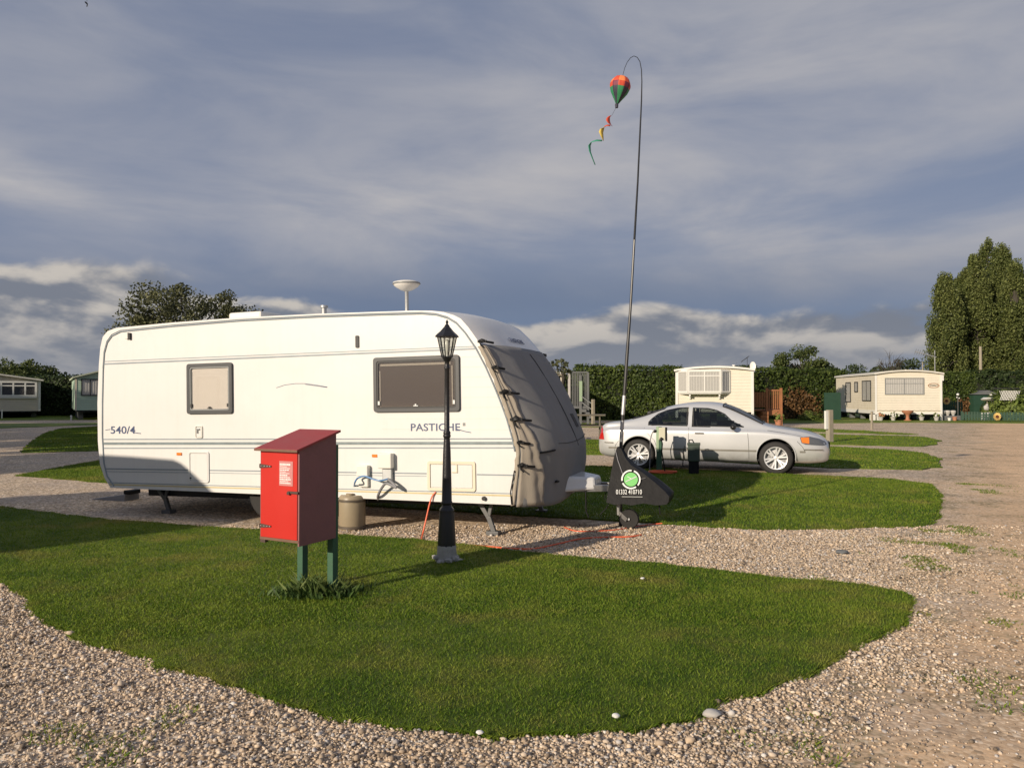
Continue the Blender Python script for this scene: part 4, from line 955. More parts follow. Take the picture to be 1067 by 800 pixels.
g.build('lantern_glass', 'lamp_glass', lf, fix=False)
q = MB(); q.lathe([(pw(25), zt0 - .008), (pw(25), zt0 + .004), (pw(21), hz(348)), (pw(14), hz(345)), (pw(9), hz(342)), (pw(5.5), hz(340)), (pw(5), hz(339)), (pw(3), hz(338)), (pw(2), hz(336.8)), (pw(3.4), hz(335.8)), (pw(2.2), hz(334.4)), (.0001, hz(332.4))], n=6, ph=.3); q.build('lantern_roof', 'lamp_black', t)
q = MB(); q.lathe([(.012, zb0), (.012, zb0 + .05), (.028, zb0 + .09), (.030, zb0 + .13), (.018, zb0 + .165), (.0001, zb0 + .17)], n=14); q.build('bulb', 'bulb', t, smooth=True)

# ------------------------------------------------------------------ flag pole with hanging balloon spinner
mat('pole_black', (.015, .016, .018), .3, var=.2); mat('pole_silver', (.42, .43, .44), .35, metal=.6)
ZP = 9.42; pts = [(646.5, 548), (647.2, 463), (649, 430), (651.3, 400), (653.4, 370), (657, 320), (661, 250), (664.5, 190), (666.8, 140), (668.4, 105), (668.8, 85), (668.4, 73), (666.8, 64.5), (664, 60), (660.5, 58.6), (657, 60.5), (653.6, 65), (651, 71), (649.4, 77), (648.8, 80.5)]
P3 = [at(x, y, ZP) for x, y in pts]; base = Vector((P3[0].x, P3[0].y, 0)); t = thing('flag_pole', 'tall thin black flexible pole bending over at its tip, rising behind the hitch cover', 'flag pole', base)
rad = [.022, .022, .022, .021, .021, .016, .015, .012, .011, .009, .007, .006, .005, .0045, .004, .004, .0035, .0035, .003, .003]
q = MB(); q.tube([p - base for p in P3[:7]], [r_ * 1.0 for r_ in rad[:7]], 8); q.build('lower_pole', 'pole_black', t, smooth=True)
q = MB(); q.tube([p - base for p in P3[6:]], rad[6:], 7); q.build('tip', 'pole_black', t, smooth=True)
for a_, b_ in (((648.9, 432), (650.4, 412)), ((647.4, 460), (648.6, 438))):
    q = MB(); q.tube([at(*a_, ZP) - base, at(*b_, ZP) - base], .0235, 8); q.build('sleeve', 'pole_silver', t, smooth=True)
for nm, c_ in (('balloon_red', (.55, .07, .03)), ('balloon_orange', (.75, .22, .07)), ('balloon_maroon', (.16, .02, .05)), ('balloon_green', (.03, .22, .09)), ('balloon_dark', (.03, .03, .05)), ('ribbon_yellow', (.65, .50, .10)), ('ribbon_green', (.04, .28, .17))):
    mat(nm, c_, .6, var=.1, vscale=20)
bc = at(646.4, 89, ZP); t = thing('balloon_spinner', 'striped hot-air balloon wind spinner with curling ribbon tail hanging from the pole tip', 'wind spinner', (bc.x, bc.y, bc.z))
rB = 10.6 / F * ZP; zt_ = (89 - 79.4) / F * ZP; zl_ = (89 - 109) / F * ZP
tilt = Matrix.Rotation(R(10), 4, 'Y')
lv = [(0.0001, zt_, 0), (.30, zt_ * .97, 0), (.62, zt_ * .80, 0), (.86, zt_ * .50, 1), (.98, zt_ * .12, 1), (1.0, -zt_ * .10, 2), (.94, -zt_ * .42, 2), (.80, zl_ * .42, 3), (.60, zl_ * .60, 3), (.38, zl_ * .78, 4), (.17, zl_ * .97, 4), (.12, zl_, 4)]
bands = {0: ['balloon_red', 'balloon_orange'], 1: ['balloon_red', 'balloon_orange'], 2: ['balloon_maroon', 'balloon_red'], 3: ['balloon_dark', 'balloon_green'], 4: ['balloon_dark', 'balloon_green']}
me = bpy.data.meshes.new('envelope'); vs = []; fs = []; mi = []; names = ['balloon_red', 'balloon_orange', 'balloon_maroon', 'balloon_green', 'balloon_dark']
NS = 30
for r_, z_, _ in lv:
    for j in range(NS):
        a = 2 * math.pi * j / NS; rr = r_ * rB * (1 + .04 * math.cos(a * 10)); vs.append(tilt @ Vector((rr * math.cos(a), rr * math.sin(a), z_)))
for i in range(len(lv) - 1):
    for j in range(NS):
        fs.append((i * NS + j, i * NS + (j + 1) % NS, (i + 1) * NS + (j + 1) % NS, (i + 1) * NS + j)); mi.append(names.index(bands[lv[i + 1][2]][(j // 3) % 2]))
me.from_pydata(vs, [], fs)
for nm in names: me.materials.append(MATS[nm])
me.polygons.foreach_set('material_index', mi); me.polygons.foreach_set('use_smooth', [True] * len(fs)); eo = bpy.data.objects.new('envelope', me); COL.objects.link(eo); eo.parent = t
q = MB(); b_ = tilt @ Vector((0, 0, zl_ - .03)); q.lathe([(.018, -.02), (.022, .02), (.018, .03)], b_, 10); q.build('basket', 'balloon_dark', t)
q = MB(); q.tube([tilt @ Vector((0, 0, zt_)), Vector(P3[-1]) - bc + Vector((0, 0, 0))], .002, 4); q.tube([b_, at(637.6, 120.5, ZP) - bc], .0018, 4); q.build('cord', 'balloon_dark', t)
def ribbon(name, m, pts, ws):
    q = MB(); A, B = [], []
    for (x, y, dz), w_ in zip(pts, ws):
        c = at(x, y, ZP) - bc; A.append(c + Vector((w_[0] / F * ZP, dz, w_[1] / F * ZP))); B.append(c - Vector((w_[0] / F * ZP, dz, w_[1] / F * ZP)))
    q.grid([A, B]); o_ = q.build(name, m, t, smooth=True, fix=False); s_ = o_.modifiers.new('s', 'SOLIDIFY'); s_.thickness = .003; return o_
ribbon('tail_ribbon', 'balloon_red', [(635.6, 120.8, .0), (633.6, 123, .01), (633.4, 126, .02), (635, 129.4, .02), (637.6, 131.4, .01)], [(1.6, .5), (1.9, .6), (2.2, .2), (1.8, -.4), (.4, -.4)])
ribbon('tail_ribbon', 'ribbon_yellow', [(632, 131.2, .0), (627.4, 133.6, .01), (626.2, 138, .02), (627.4, 143, .02), (628.4, 146.6, .01)], [(1.0, .8), (2.4, 1.2), (2.4, .2), (1.6, -.2), (.5, -.3)])
ribbon('tail_ribbon', 'balloon_red', [(636, 131, .0), (633, 130.6, .01), (630, 131.6, .01)], [(.3, .8), (.4, 1.0), (.8, 1.0)])
ribbon('tail_ribbon', 'ribbon_green', [(627.5, 146.6, .0), (621.5, 146.4, .01), (616, 148, .02), (614, 152, .02), (614.6, 158, .02), (617.2, 165, .01), (620, 172, .0)], [(.2, .7), (.3, 1.1), (1.0, 1.2), (1.4, .4), (1.1, 0), (.8, -.2), (.4, 0)])

# ------------------------------------------------------------------ silver saloon car
cm, nt, b = new_mat('car_paint')
co = nt.coords(); n1 = nt.noise(co, 1.5, 5, .6)
c = nt.mix(n1, (.58, .585, .58), (.70, .705, .70)); sepz = nt.new('ShaderNodeSeparateXYZ'); nt.link(co, sepz.inputs[0])
dz = nt.math('MULTIPLY', nt.ramp(nt.noise(co, 5, 8, .7), [(.4, 0.0), (.7, 1.0)]), nt.ramp(sepz.outputs[2], [(.15, .7), (.45, 0.0)]))
c = nt.mix(dz, c, (.16, .13, .10)); nt.link(c, b.inputs['Base Color'])
b.inputs['Metallic'].default_value = .45; b.inputs['Roughness'].default_value = .30; b.inputs['Coat Weight'].default_value = .7; b.inputs['Coat Roughness'].default_value = .05
mat('car_black', (.015, .015, .016), .45); mat('seat_cloth', (.06, .06, .062), .8); mat('tyre', (.022, .020, .019), .75, var=.25, vscale=9, bump=.2, bscale=50)
mat('lens_clear', (.16, .165, .165), .10, metal=.5, coat=1.0); mat('arch_dark', (.008, .008, .008), .9); mat('car_trim', (.30, .285, .25), .35, metal=.5); mat('brake', (.16, .15, .14), .5, metal=.7)
CS = 1.03; c0 = gp(666, 489.2); Rz = Matrix.Rotation(R(-20), 3, 'Z')
car = thing('silver_car', 'silver four-door saloon car parked side on, on the gravel behind the flag pole', 'car', c0 - Rz @ Vector((-1.3575 * CS, -.80 * CS, 0)), R(-20)); car.scale = (CS,) * 3
#        x,   zb,  zB,   zT,   w,   wr
ST = [(-2.27, .40, .52, .60, .60, .50), (-2.25, .33, .62, .70, .70, .55), (-2.20, .28, .78, .93, .775, .64), (-2.10, .25, .85, .985, .825, .70), (-1.95, .23, .87, 1.005, .855, .72), (-1.70, .22, .88, 1.03, .875, .72), (-1.50, .21, .885, 1.085, .885, .70),
      (-1.25, .20, .88, 1.16, .895, .66), (-.95, .20, .88, 1.29, .90, .62), (-.65, .20, .88, 1.375, .90, .60), (-.35, .20, .878, 1.42, .90, .60), (-.05, .20, .876, 1.43, .90, .60), (.25, .20, .874, 1.41, .90, .60), (.5, .20, .872, 1.335, .90, .62),
      (.75, .20, .87, 1.21, .895, .65), (.98, .20, .868, 1.075, .89, .69), (1.15, .20, .862, .975, .885, .72), (1.4, .21, .84, .925, .88, .72), (1.65, .21, .81, .895, .875, .72), (1.90, .21, .77, .855, .865, .70), (2.08, .22, .72, .80, .835, .66), (2.22, .23, .67, .75, .78, .60), (2.32, .26, .60, .68, .68, .52), (2.355, .32, .50, .57, .60, .44)]
def section(x, zb, zB, zT, w, wr):
    g = zT - zB; pts = [(0, zb), (w * .75, zb), (w * .93, zb + .025), (w * .985, zb + .14), (w, zb + .30 if zB - zb > .5 else (zb + zB) / 2), (w * .988, zB - .13 if zB - zb > .45 else zB - .06), (w * .985, zB - .05), (w * .955, zB - .018), (w * .905, zB)]
    yr = wr + .02; pts += [(w * .905 + (yr - w * .905) * .5, zB + g * .40), (yr, zB + g * .78), (wr * .88, zT - .03 * min(1, g / .4 + .3)), (wr * .5, zT - .008), (0, zT)]
    return pts
rows = []
for s_ in ST:
    h = section(*s_); x = s_[0]; rows.append([Vector((x, -y, z)) for y, z in h] + [Vector((x, y, z)) for y, z in h[-2:0:-1]])
q = MB(); q.grid(rows, closed=True); n_ = len(rows[0]); q.f.append(tuple(range(n_))); o_ = (len(rows) - 1) * n_; q.f.append(tuple(o_ + i for i in range(n_)))
bd = q.build('body', cm, car, smooth=True, angle=180); ss = bd.modifiers.new('s', 'SUBSURF'); ss.levels = 2
cut = []
for x in (-1.3575, 1.3575):
    q = MB(); q.cyl((x, -1.2, .345), (x, -.58, .345), .365, 48); cut.append(q.build('cut', cm)); q = MB(); q.cyl((x, .58, .345), (x, 1.2, .345), .365, 48); cut.append(q.build('cut', cm))
bd.parent = None
for k_ in cut:
    m_ = bd.modifiers.new('b', 'BOOLEAN'); m_.object = k_; m_.operation = 'DIFFERENCE'; m_.solver = 'EXACT'
bpy.context.view_layer.update(); bake(bd); bd.parent = car
for k_ in cut: bpy.data.objects.remove(k_)
bmx = bmesh.new(); bmx.from_mesh(bd.data); bvh = BVHTree.FromBMesh(bmx)
def side_y(x, z):
    h = bvh.ray_cast(Vector((x, -2, z)), Vector((0, 1, 0))); return h[0], h[1]
def top_z(x, y):
    h = bvh.ray_cast(Vector((x, y, 3)), Vector((0, 0, -1))); return h[0], h[1]
FWIN = [(-.26, .922), (.76, .915), (.71, .95), (.52, 1.045), (.38, 1.18), (.22, 1.255), (.04, 1.295), (-.27, 1.305)]
RWIN = [(-1.17, .93), (-.36, .922), (-.37, 1.31), (-.58, 1.298), (-.80, 1.25), (-.98, 1.175), (-1.10, 1.08), (-1.17, 1.0)]
def densify(poly, k=4): return [(a[0] + (b_[0] - a[0]) * j / k, a[1] + (b_[1] - a[1]) * j / k) for a, b_ in zip(poly, poly[1:] + poly[:1]) for j in range(k)]
def shrink(poly, d):
    cx = sum(p[0] for p in poly) / len(poly); cz = sum(p[1] for p in poly) / len(poly)
    return [(p[0] + (cx - p[0]) * d / max(.05, math.hypot(p[0] - cx, p[1] - cz)), p[1] + (cz - p[1]) * d / max(.05, math.hypot(p[0] - cx, p[1] - cz))) for p in poly]
def inpoly(poly, x, z): return bool(inside([Vector(p) for p in poly], np.array([x]), np.array([z]))[0])
panes = []
for nm, poly in (('side_window', FWIN), ('side_window', RWIN)):
    for sgn in (-1, 1):
        dp = densify(poly); inn = shrink(dp, .022); fr, pn = MB(), MB()
        def P(x, z, off): h, n = side_y(x, z); p = h + n * off; return Vector((p.x, p.y * (-sgn), p.z)) if sgn == 1 else p
        O = [P(x, z, .004) for x, z in dp]; I = [P(x, z, .005) for x, z in inn]; n2 = len(O)
        I2 = [P(x, z, -.02) for x, z in inn]
        fr.add(O + I + I2, [(i, (i + 1) % n2, n2 + (i + 1) % n2, n2 + i) for i in range(n2)] + [(n2 + i, n2 + (i + 1) % n2, 2 * n2 + (i + 1) % n2, 2 * n2 + i) for i in range(n2)]); panes.append((nm, fr, I, sgn))
# windscreen and rear screen grids, measured on the body from above
def screen(x0, x1, wfun, nx=8, ny=10):
    rows = []
    for i in range(nx + 1):
        x = x0 + (x1 - x0) * i / nx; w_ = wfun(x); rows.append([(x, -w_ + 2 * w_ * j / ny) for j in range(ny + 1)])
    return rows
WS = screen(.33, 1.10, lambda x: .555 + (x - .33) * .17); RS = screen(-1.52, -.86, lambda x: .545 + (-.86 - x) * .13)
def scr_poly(rows): return [rows[0][0], rows[-1][0], rows[-1][-1], rows[0][-1]]
rm = []
for f in bmx.faces:
    c_ = f.calc_center_median()
    if abs(f.normal.y) > .3 and c_.z > .86 and (inpoly(shrink(FWIN, .018), c_.x, c_.z) or inpoly(shrink(RWIN, .018), c_.x, c_.z)) : rm.append(f)
    elif c_.z > .95 and f.normal.z > .2 and (inpoly(shrink(scr_poly(WS), .03), c_.x, c_.y) or inpoly(shrink(scr_poly(RS), .03), c_.x, c_.y)): rm.append(f)
def tops(rows, off): return [[(lambda h, n: h + n * off)(*top_z(x, y)) for x, y in r_] for r_ in rows]
WSg, RSg = tops(WS, .006), tops(RS, .006)
bel = [[(lambda h, n: h + n * .003)(*side_y(x, z)) for x in np.linspace(-2.0, 1.9, 40)] for z in (.435, .472)]
def seamline(pts, off=.002): return [(lambda h, n: h + n * off)(*side_y(x, z)) for x, z in pts]
SEAMS = [[(-.33, z) for z in np.linspace(.25, .89, 10)], [(.83 + .02 * math.sin(z * 4), z) for z in np.linspace(.25, .86, 10)], [(-1.02, .62), (-.98, .5), (-.93, .36), (-.9, .25)], [(-1.24, .88), (-1.2, .8), (-1.1, .70), (-1.02, .62)],
         [(-.9, .25), (-.33, .25), (.3, .25), (.83, .25)], [(1.75, .66), (1.85, .55), (1.9, .45)], [(-1.78, .60), (-1.85, .5), (-1.87, .38)], [(1.2, .86), (1.5, .815), (1.8, .755), (1.95, .71)]]
SE = [seamline(s_) for s_ in SEAMS]; SE2 = [[Vector((p.x, -p.y, p.z)) for p in s_] for s_ in SE]
HDL = [seamline([(x, z) for x, z in dd], .006) for dd in ([(-.20, .79), (-.03, .79)], [(-1.06, .80), (-.90, .80)])]
HL = [(1.80, .735), (1.83, .63), (1.90, .60), (2.05, .59), (2.22, .58), (2.29, .60), (2.26, .66), (2.15, .71), (1.98, .75)]
TLp = [(-2.235, .62), (-2.10, .62), (-2.115, .72), (-2.14, .83), (-2.17, .90), (-2.215, .90), (-2.23, .78)]
def patch(poly, off, k=3):
    dp = densify(poly, k); cx = sum(p[0] for p in dp) / len(dp); cz = sum(p[1] for p in dp) / len(dp)
    rows = [[(cx + (x - cx) * s_, cz + (z - cz) * s_) for x, z in dp] for s_ in (1, .66, .33, .02)]
    out = []
    for r_ in rows:
        rr = []
        for x, z in r_:
            h, n = side_y(x, z)
            if h is None: h, n = Vector((x, -.55, z)), Vector((0, -1, 0))
            rr.append(h + n * off)
        out.append(rr)
    return out
HLg, TLg, AMg = patch(HL, .006), patch(TLp, .006), patch([(1.815, .73), (1.84, .635), (1.97, .615), (1.97, .735)], .0085)
bmesh.ops.delete(bmx, geom=rm, context='FACES'); bmx.to_mesh(bd.data); bmx.free()
bd.data.polygons.foreach_set('use_smooth', [True] * len(bd.data.polygons)); bd.data.set_sharp_from_angle(angle=R(38))
for nm, fr, I, sgn in panes:
    f_ = fr.build(nm, 'seal_black', car); pn = MB(); pn.add(I, [tuple(range(len(I)))]); pn.build('pane', 'car_glass', f_, fix=False)
for nm, g_ in (('windscreen', WSg), ('rear_screen', RSg)):
    q = MB(); q.grid(g_); sc = q.build(nm, 'car_glass', car, smooth=True, fix=False, angle=180)
    q = MB(); e_ = [g_[0][0]] + [r_[0] for r_ in g_] + g_[-1] + [r_[-1] for r_ in g_[::-1]] + g_[0][::-1]; q.tube(e_, .013, 5); q.build('screen_seal', 'seal_black', sc)
def flip(g_): return [[Vector((p.x, -p.y, p.z)) for p in r_] for r_ in g_]
for mir in (0, 1):
    F_ = flip if mir else (lambda g_: g_)
    q = MB(); q.grid(F_(HLg), closed=True); hl = q.build('headlight', 'lens_clear', car, smooth=True, fix=False); q = MB(); q.grid(F_(AMg), closed=True); q.build('indicator', 'amber', hl, smooth=True, fix=False)
    q = MB(); q.grid(F_(TLg), closed=True); q.build('tail_light', 'red_lens', car, smooth=True, fix=False)
    q = MB(); q.grid(F_(bel)); q.build('rubbing_strip', 'car_trim', car, fix=False)
    q = MB()
    for s_ in (SE2 if mir else SE): q.tube(s_, .0035, 4)
    q.build('door_seam', 'seal_black', car)
    for hl_ in HDL:
        q = MB(); sg = -1 if mir else 1; q.tube([Vector((p.x, p.y * sg, p.z)) + Vector((0, -.015 * sg, 0)) for p in hl_], .014, 8); q.build('door_handle', 'car_trim', car, smooth=True)
    sg = -1 if mir else 1
    q = MB(); q.ico((.56, -sg * 1.0, .925), .10, 2, (.62, .9, .62)); q.bb((.52, -sg * .86, .885), (.60, -sg * .98, .905)); q.build('wing_mirror', 'car_black', car, smooth=True)
for x in (-1.3575, 1.3575):
    for sg in (-1, 1):
        yo = sg * .80; Mx = Matrix.Rotation(math.pi / 2 * (1 if sg < 0 else -1), 4, 'X')       # local +z of the lathe points outwards
        q = MB(); q.lathe([(.205, -.10), (.29, -.105), (.318, -.085), (.322, -.03), (.322, .05), (.317, .085), (.292, .103), (.232, .10), (.226, .085), (.222, -.09)], (x, yo, .322), 44, Mx); ty = q.build('wheel', 'tyre', car, smooth=True, angle=60)
        q = MB(); q.lathe([(.0001, -.02), (.05, -.02), (.16, -.03), (.205, -.04), (.205, -.05), (.0001, -.05)], (x, yo, .322), 24, Mx); q.build('brake_disc', 'arch_dark', ty)
        q = MB(); vs = []; T_ = Matrix.Translation((x, yo, .322)) @ Mx
        q.lathe([(.222, .0), (.226, .088), (.220, .098), (.205, .094), (.200, .06), (.205, 0)], (x, yo, .322), 40, Mx)
        q.lathe([(.0001, .072), (.02, .072), (.045, .066), (.05, .04), (.0001, .04)], (x, yo, .322), 16, Mx)
        for k in range(6):
            for dd in (-.16, .16):
                a = 2 * math.pi * k / 6 + .3; p1 = Vector((math.cos(a + dd * .2) * .035, math.sin(a + dd * .2) * .035, .060)); p2 = Vector((math.cos(a + dd) * .208, math.sin(a + dd) * .208, .078))
                s_ = MB(); s_.bar(p1, p2, .030, .024); q.add(s_.v, s_.f, T_)
        q.build('rim', 'alloy', ty, smooth=True, angle=30)
        q = MB(); aa = [R(a) for a in range(-8, 189, 6)]; q.tube([(x + .368 * math.cos(a), sg * .885 if abs(x) else 0, .345 + .368 * math.sin(a)) for a in aa], .011, 6); q.build('arch_lip', cm, car, smooth=True)
        q = MB(); q.cyl((x, sg * .60, .345), (x, sg * .575, .345), .38, 28); q.build('arch_liner', 'arch_dark', car)
q = MB()
for x, y in ((.10, -.36), (.10, .36), (-.80, -.36), (-.80, .36)): q.bb((x - .25, y - .24, .35), (x + .25, y + .24, .52)); q.box((x - .30, y, .78), (.13, .46, .60), Matrix.Rotation(R(-14), 3, 'Y')); q.box((x - .39, y, 1.14), (.09, .26, .16), Matrix.Rotation(R(-10), 3, 'Y'))
q.build('seats', 'seat_cloth', car, bevel=.03)
q = MB(); q.bb((.62, -.75, .75), (1.05, .75, .93)); q.bb((-1.5, -.72, .80), (-1.2, .72, .90)); q.bb((-1.4, -.8, .24), (1.2, .8, .30)); q.build('dashboard', 'car_black', car, bevel=.02)
q = MB(); q.tube([(.50 + .04 * math.cos(a), -.36 + .19 * math.cos(a + 1.57), .90 + .18 * math.sin(a + 1.57)) for a in np.linspace(0, 6.283, 24)], .014, 6); q.build('steering_wheel', 'car_black', car)
q = MB(); q.bb((2.30, -.30, .50), (2.368, .30, .62)); q.build('grille', 'car_black', car); q = MB(); q.bb((2.30, -.26, .36), (2.37, .26, .47)); q.build('number_plate', 'plastic_white', car)
q = MB()
for sg in (-1, 1): q.tube([(-2.20, sg * .72, .555), (-2.05, sg * .842, .56), (-1.90, sg * .872, .56)], .012, 6); q.tube([(1.88, sg * .87, .50), (2.08, sg * .845, .50), (2.22, sg * .79, .50)], .012, 6)
q.build('bumper_strip', 'car_trim', car)
q = MB()
for yy in (-.35, .1): q.tube([(1.13, yy, .99), (.95, yy + .25, 1.105), (.86, yy + .52, 1.15)], .008, 5)
q.build('wiper', 'seal_black', car)
# registration plate on the back is out of sight; hook-up posts beside the car -----------------------------------
YP = 15.75
pb = at(686.8, 490, YP); t = thing('hookup_post', 'green electric hook-up post with a cream socket box in front of the car door', 'hook-up post', (pb.x, pb.y, 0), R(-14))
hp = at(687, 444.5, YP).z; q = MB(); q.bb((-.055, -.05, -.05), (.055, .05, hp)); q.build('post', 'green_post', t, bevel=.006)
mat('socket_cream', (.55, .53, .40), .5); mat('pale_green', (.30, .40, .26), .6, var=.15)
q = MB(); q.bb((-.054, -.062, hp - .50), (.0, -.050, hp + .01)); q.build('post_cap', 'pale_green', t, bevel=.004)
q = MB(); q.bb((.0, -.085, hp - .27), (.13, .03, hp - .01)); sb = q.build('socket_box', 'socket_cream', t, bevel=.01); q = MB(); q.bb((.13, -.08, hp - .29), (.165, .03, hp - .01)); q.build('socket_lid', 'plastic_black', sb, bevel=.006)
q = MB(); q.ico((.05, -.1, hp - .25), .045, 1); q.tube([(.05, -.1, hp - .25), (.075, -.13, hp - .34), (.06, -.10, hp - .5), (.10, -.09, hp - .75), (.12, -.08, .05)], .012, 6); q.build('plug_lead', 'plastic_black', sb, smooth=True)
q = MB(); q.tube([(-.055, -.05, hp - .10), (-.12, -.06, hp - .08), (-.17, -.06, hp - .25), (-.18, -.05, hp - .6), (-.19, -.05, .02)], .010, 6); q.build('lead', 'hose_grey', t, smooth=True)
q = MB(); q.cyl((-.10, -.06, hp - .085), (-.05, -.06, hp - .085), .025, 8); q.build('plug', 'plastic_black', t)
YP = 15.55
pb = at(723, 491, YP); t = thing('service_box', 'dark grey-green service box with a carrying handle in front of the silver car', 'service box', (pb.x, pb.y, 0), R(-14)); h0, h1 = at(723, 480.5, YP).z, at(723, 462, YP).z
mat('box_green', (.045, .065, .05), .5, var=.15)
q = MB(); q.bb((-.12, -.10, h0), (.12, .10, h1)); q.build('box', 'box_green', t, bevel=.02); q = MB(); q.bb((-.13, -.11, h1 - .03), (.13, .11, h1 + .015)); q.build('lid', 'box_green', t, bevel=.01)
q = MB(); q.tube([(-.09, 0, h1), (-.09, 0, h1 + .07), (-.03, 0, h1 + .075), (.0, 0, h1 + .02)], .012, 6); q.build('handle', 'plastic_black', t); q = MB(); q.tube([(-.12, -.05, h1 - .1), (-.18, -.06, h1 - .05), (-.20, -.06, h1 - .2), (-.22, -.05, h0 - .1)], .009, 6); q.build('lead', 'plastic_black', t)
q = MB(); q.bb((-.10, -.08, -.03), (.10, .08, h0)); q.build('foot', 'plastic_black', t)  # black support, standing in for the dark shade under the box
# coil of red cable on the grass
cc_ = gp(690, 494.5); q = MB(); pts = [Vector((cc_.x + (.27 + .03 * math.sin(a * 3.1)) * math.cos(a), cc_.y + (.14 + .02 * math.cos(a * 2.3)) * math.sin(a), .04 + .0012 * a)) for a in np.linspace(0, 6.283 * 5, 130)]; q.tube(pts, .011, 6)
tag(q.build('cable_coil', 'cable_orange', smooth=True), 'loose coil of red cable lying on the grass by the green hook-up post', 'cable')
# ------------------------------------------------------------------ foliage
leaf_mat('leaf_hedge', (.028, .052, .010), (.078, .106, .020), .2, patch=.35)
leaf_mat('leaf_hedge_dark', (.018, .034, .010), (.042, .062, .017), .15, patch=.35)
leaf_mat('leaf_poplar', (.06, .085, .022), (.17, .19, .06), .25, patch=.25)
leaf_mat('leaf_oak', (.040, .065, .018), (.105, .125, .038), .25, patch=.5)
leaf_mat('leaf_whitebeam', (.05, .06, .025), (.15, .155, .075), .25, patch=.9, var=.6)
leaf_mat('leaf_far', (.030, .050, .018), (.065, .085, .030), .2, patch=.2)
leaf_mat('leaf_brown', (.085, .050, .018), (.17, .09, .036), .15, patch=.6)
leaf_mat('leaf_bush', (.08, .12, .025), (.20, .25, .06), .3, patch=.9)
mat('bark', (.06, .052, .04), .9, var=.4, vscale=4, bump=.6, bscale=12)
mat('hedge_core', (.014, .018, .008), .95, var=.4, vscale=4)
def leaf_cloud(name, P, size, m, parent=None, seed=0, up=0.0, nrm=None):
    r = np.random.default_rng(seed); n = len(P)
    d = r.normal(0, 1, (n, 3))
    if nrm is not None: d = d * .55 + nrm
    d /= np.linalg.norm(d, axis=1, keepdims=True); a = r.normal(0, 1, (n, 3)); a[:, 2] += up; a -= (a * d).sum(1, keepdims=True) * d; a /= np.linalg.norm(a, axis=1, keepdims=True) + 1e-9; b = np.cross(d, a)
    s = (size * r.uniform(.6, 1.35, n))[:, None]
    V = np.stack([P - a * s * .5, P + b * s * .32 - a * s * .05, P + a * s * .55, P - b * s * .32 + a * s * .02], 1).reshape(-1, 3)
    i = np.arange(n) * 4; return np_mesh(name, V, np.stack([i, i + 1, i + 2, i + 3], 1), m, parent)
def limb_tree(name, label, cat, base, H, rad, trunk_h, nclump, nleaf, lsize, m, seed, group=None, shape='round', cr=.30, bare=False, zlow=.25):
    r = np.random.default_rng(seed); t = thing(name, label, cat, base, 0, group)
    tr = MB(); tops = []
    for i in range(nclump):
        if shape == 'round':
            d = r.normal(0, 1, 3); d /= np.linalg.norm(d); k = r.uniform(.25, 1) ** .5
            c = np.array([d[0] * rad * k, d[1] * rad * k, H * (zlow + (1 - zlow) / 2) + d[2] * k * H * (1 - zlow) / 2 * .92])
        else:                       # columnar
            z = r.uniform(.10, .97); w_ = rad * (min(1, .55 + z * 1.5) if z < .5 else 1) * (1 if z < .55 else ((1.02 - z) / .47) ** .75); a = r.uniform(0, 6.28); k = r.uniform(.2, 1) ** .5
            c = np.array([math.cos(a) * w_ * k, math.sin(a) * w_ * k, z * H])
        tops.append(c)
    kt = .5 if shape != 'round' else 1; tr.tube([(0, 0, -.3), (.02 * H * r.normal() * kt, .01 * H * kt, trunk_h), (.02 * H * kt, 0, H * .7 if shape != 'round' else H * .55), (0, 0, H * (.9 if shape != 'round' else .8))], [H * .035 * kt, H * .026 * kt, H * .014 * kt, H * .004], 9)
    for c in tops[:(60 if not bare else len(tops))]:
        z0 = trunk_h + (c[2] - trunk_h) * (.35 if shape == 'round' else .75); z0 = max(trunk_h * .7, min(z0, H * .75)); mid = np.array([c[0] * .45, c[1] * .45, (z0 + c[2]) / 2 + .03 * H * r.normal()])
        tr.tube([(0, 0, z0), mid, c], [H * .010 * kt, H * .006 * kt, H * .0018], 5)
        if bare:
            for _ in range(9):
                e = c + r.normal(0, rad * .22, 3) + np.array([0, 0, rad * .12]); tr.tube([mid * .3 + c * .7, (c + e) / 2 + r.normal(0, .05, 3), e], [H * .003, H * .002, H * .0008], 4)
    tr.build('trunk', 'bark', t, smooth=True)
    if not bare:
        P = []
        for c in tops:
            k = int(nleaf / nclump * r.uniform(.6, 1.4)); R_ = rad * cr * r.uniform(.6, 1.3); d = r.normal(0, 1, (k, 3)); d /= np.linalg.norm(d, axis=1, keepdims=True); q_ = r.uniform(0, 1, (k, 1)) ** .42
            sc = np.array([1, 1, .75 if shape == 'round' else 2.1]); P.append(c + d * q_ * R_ * sc * (1 if shape == 'round' or c[2] < .7 * H else .55 + .45 * (H - c[2]) / (.3 * H)))
        P = np.concatenate(P); P = P[P[:, 2] > .05 * H]; leaf_cloud('crown', P, lsize, m, t, seed, up=1.5 if shape != 'round' else 0)
    return t
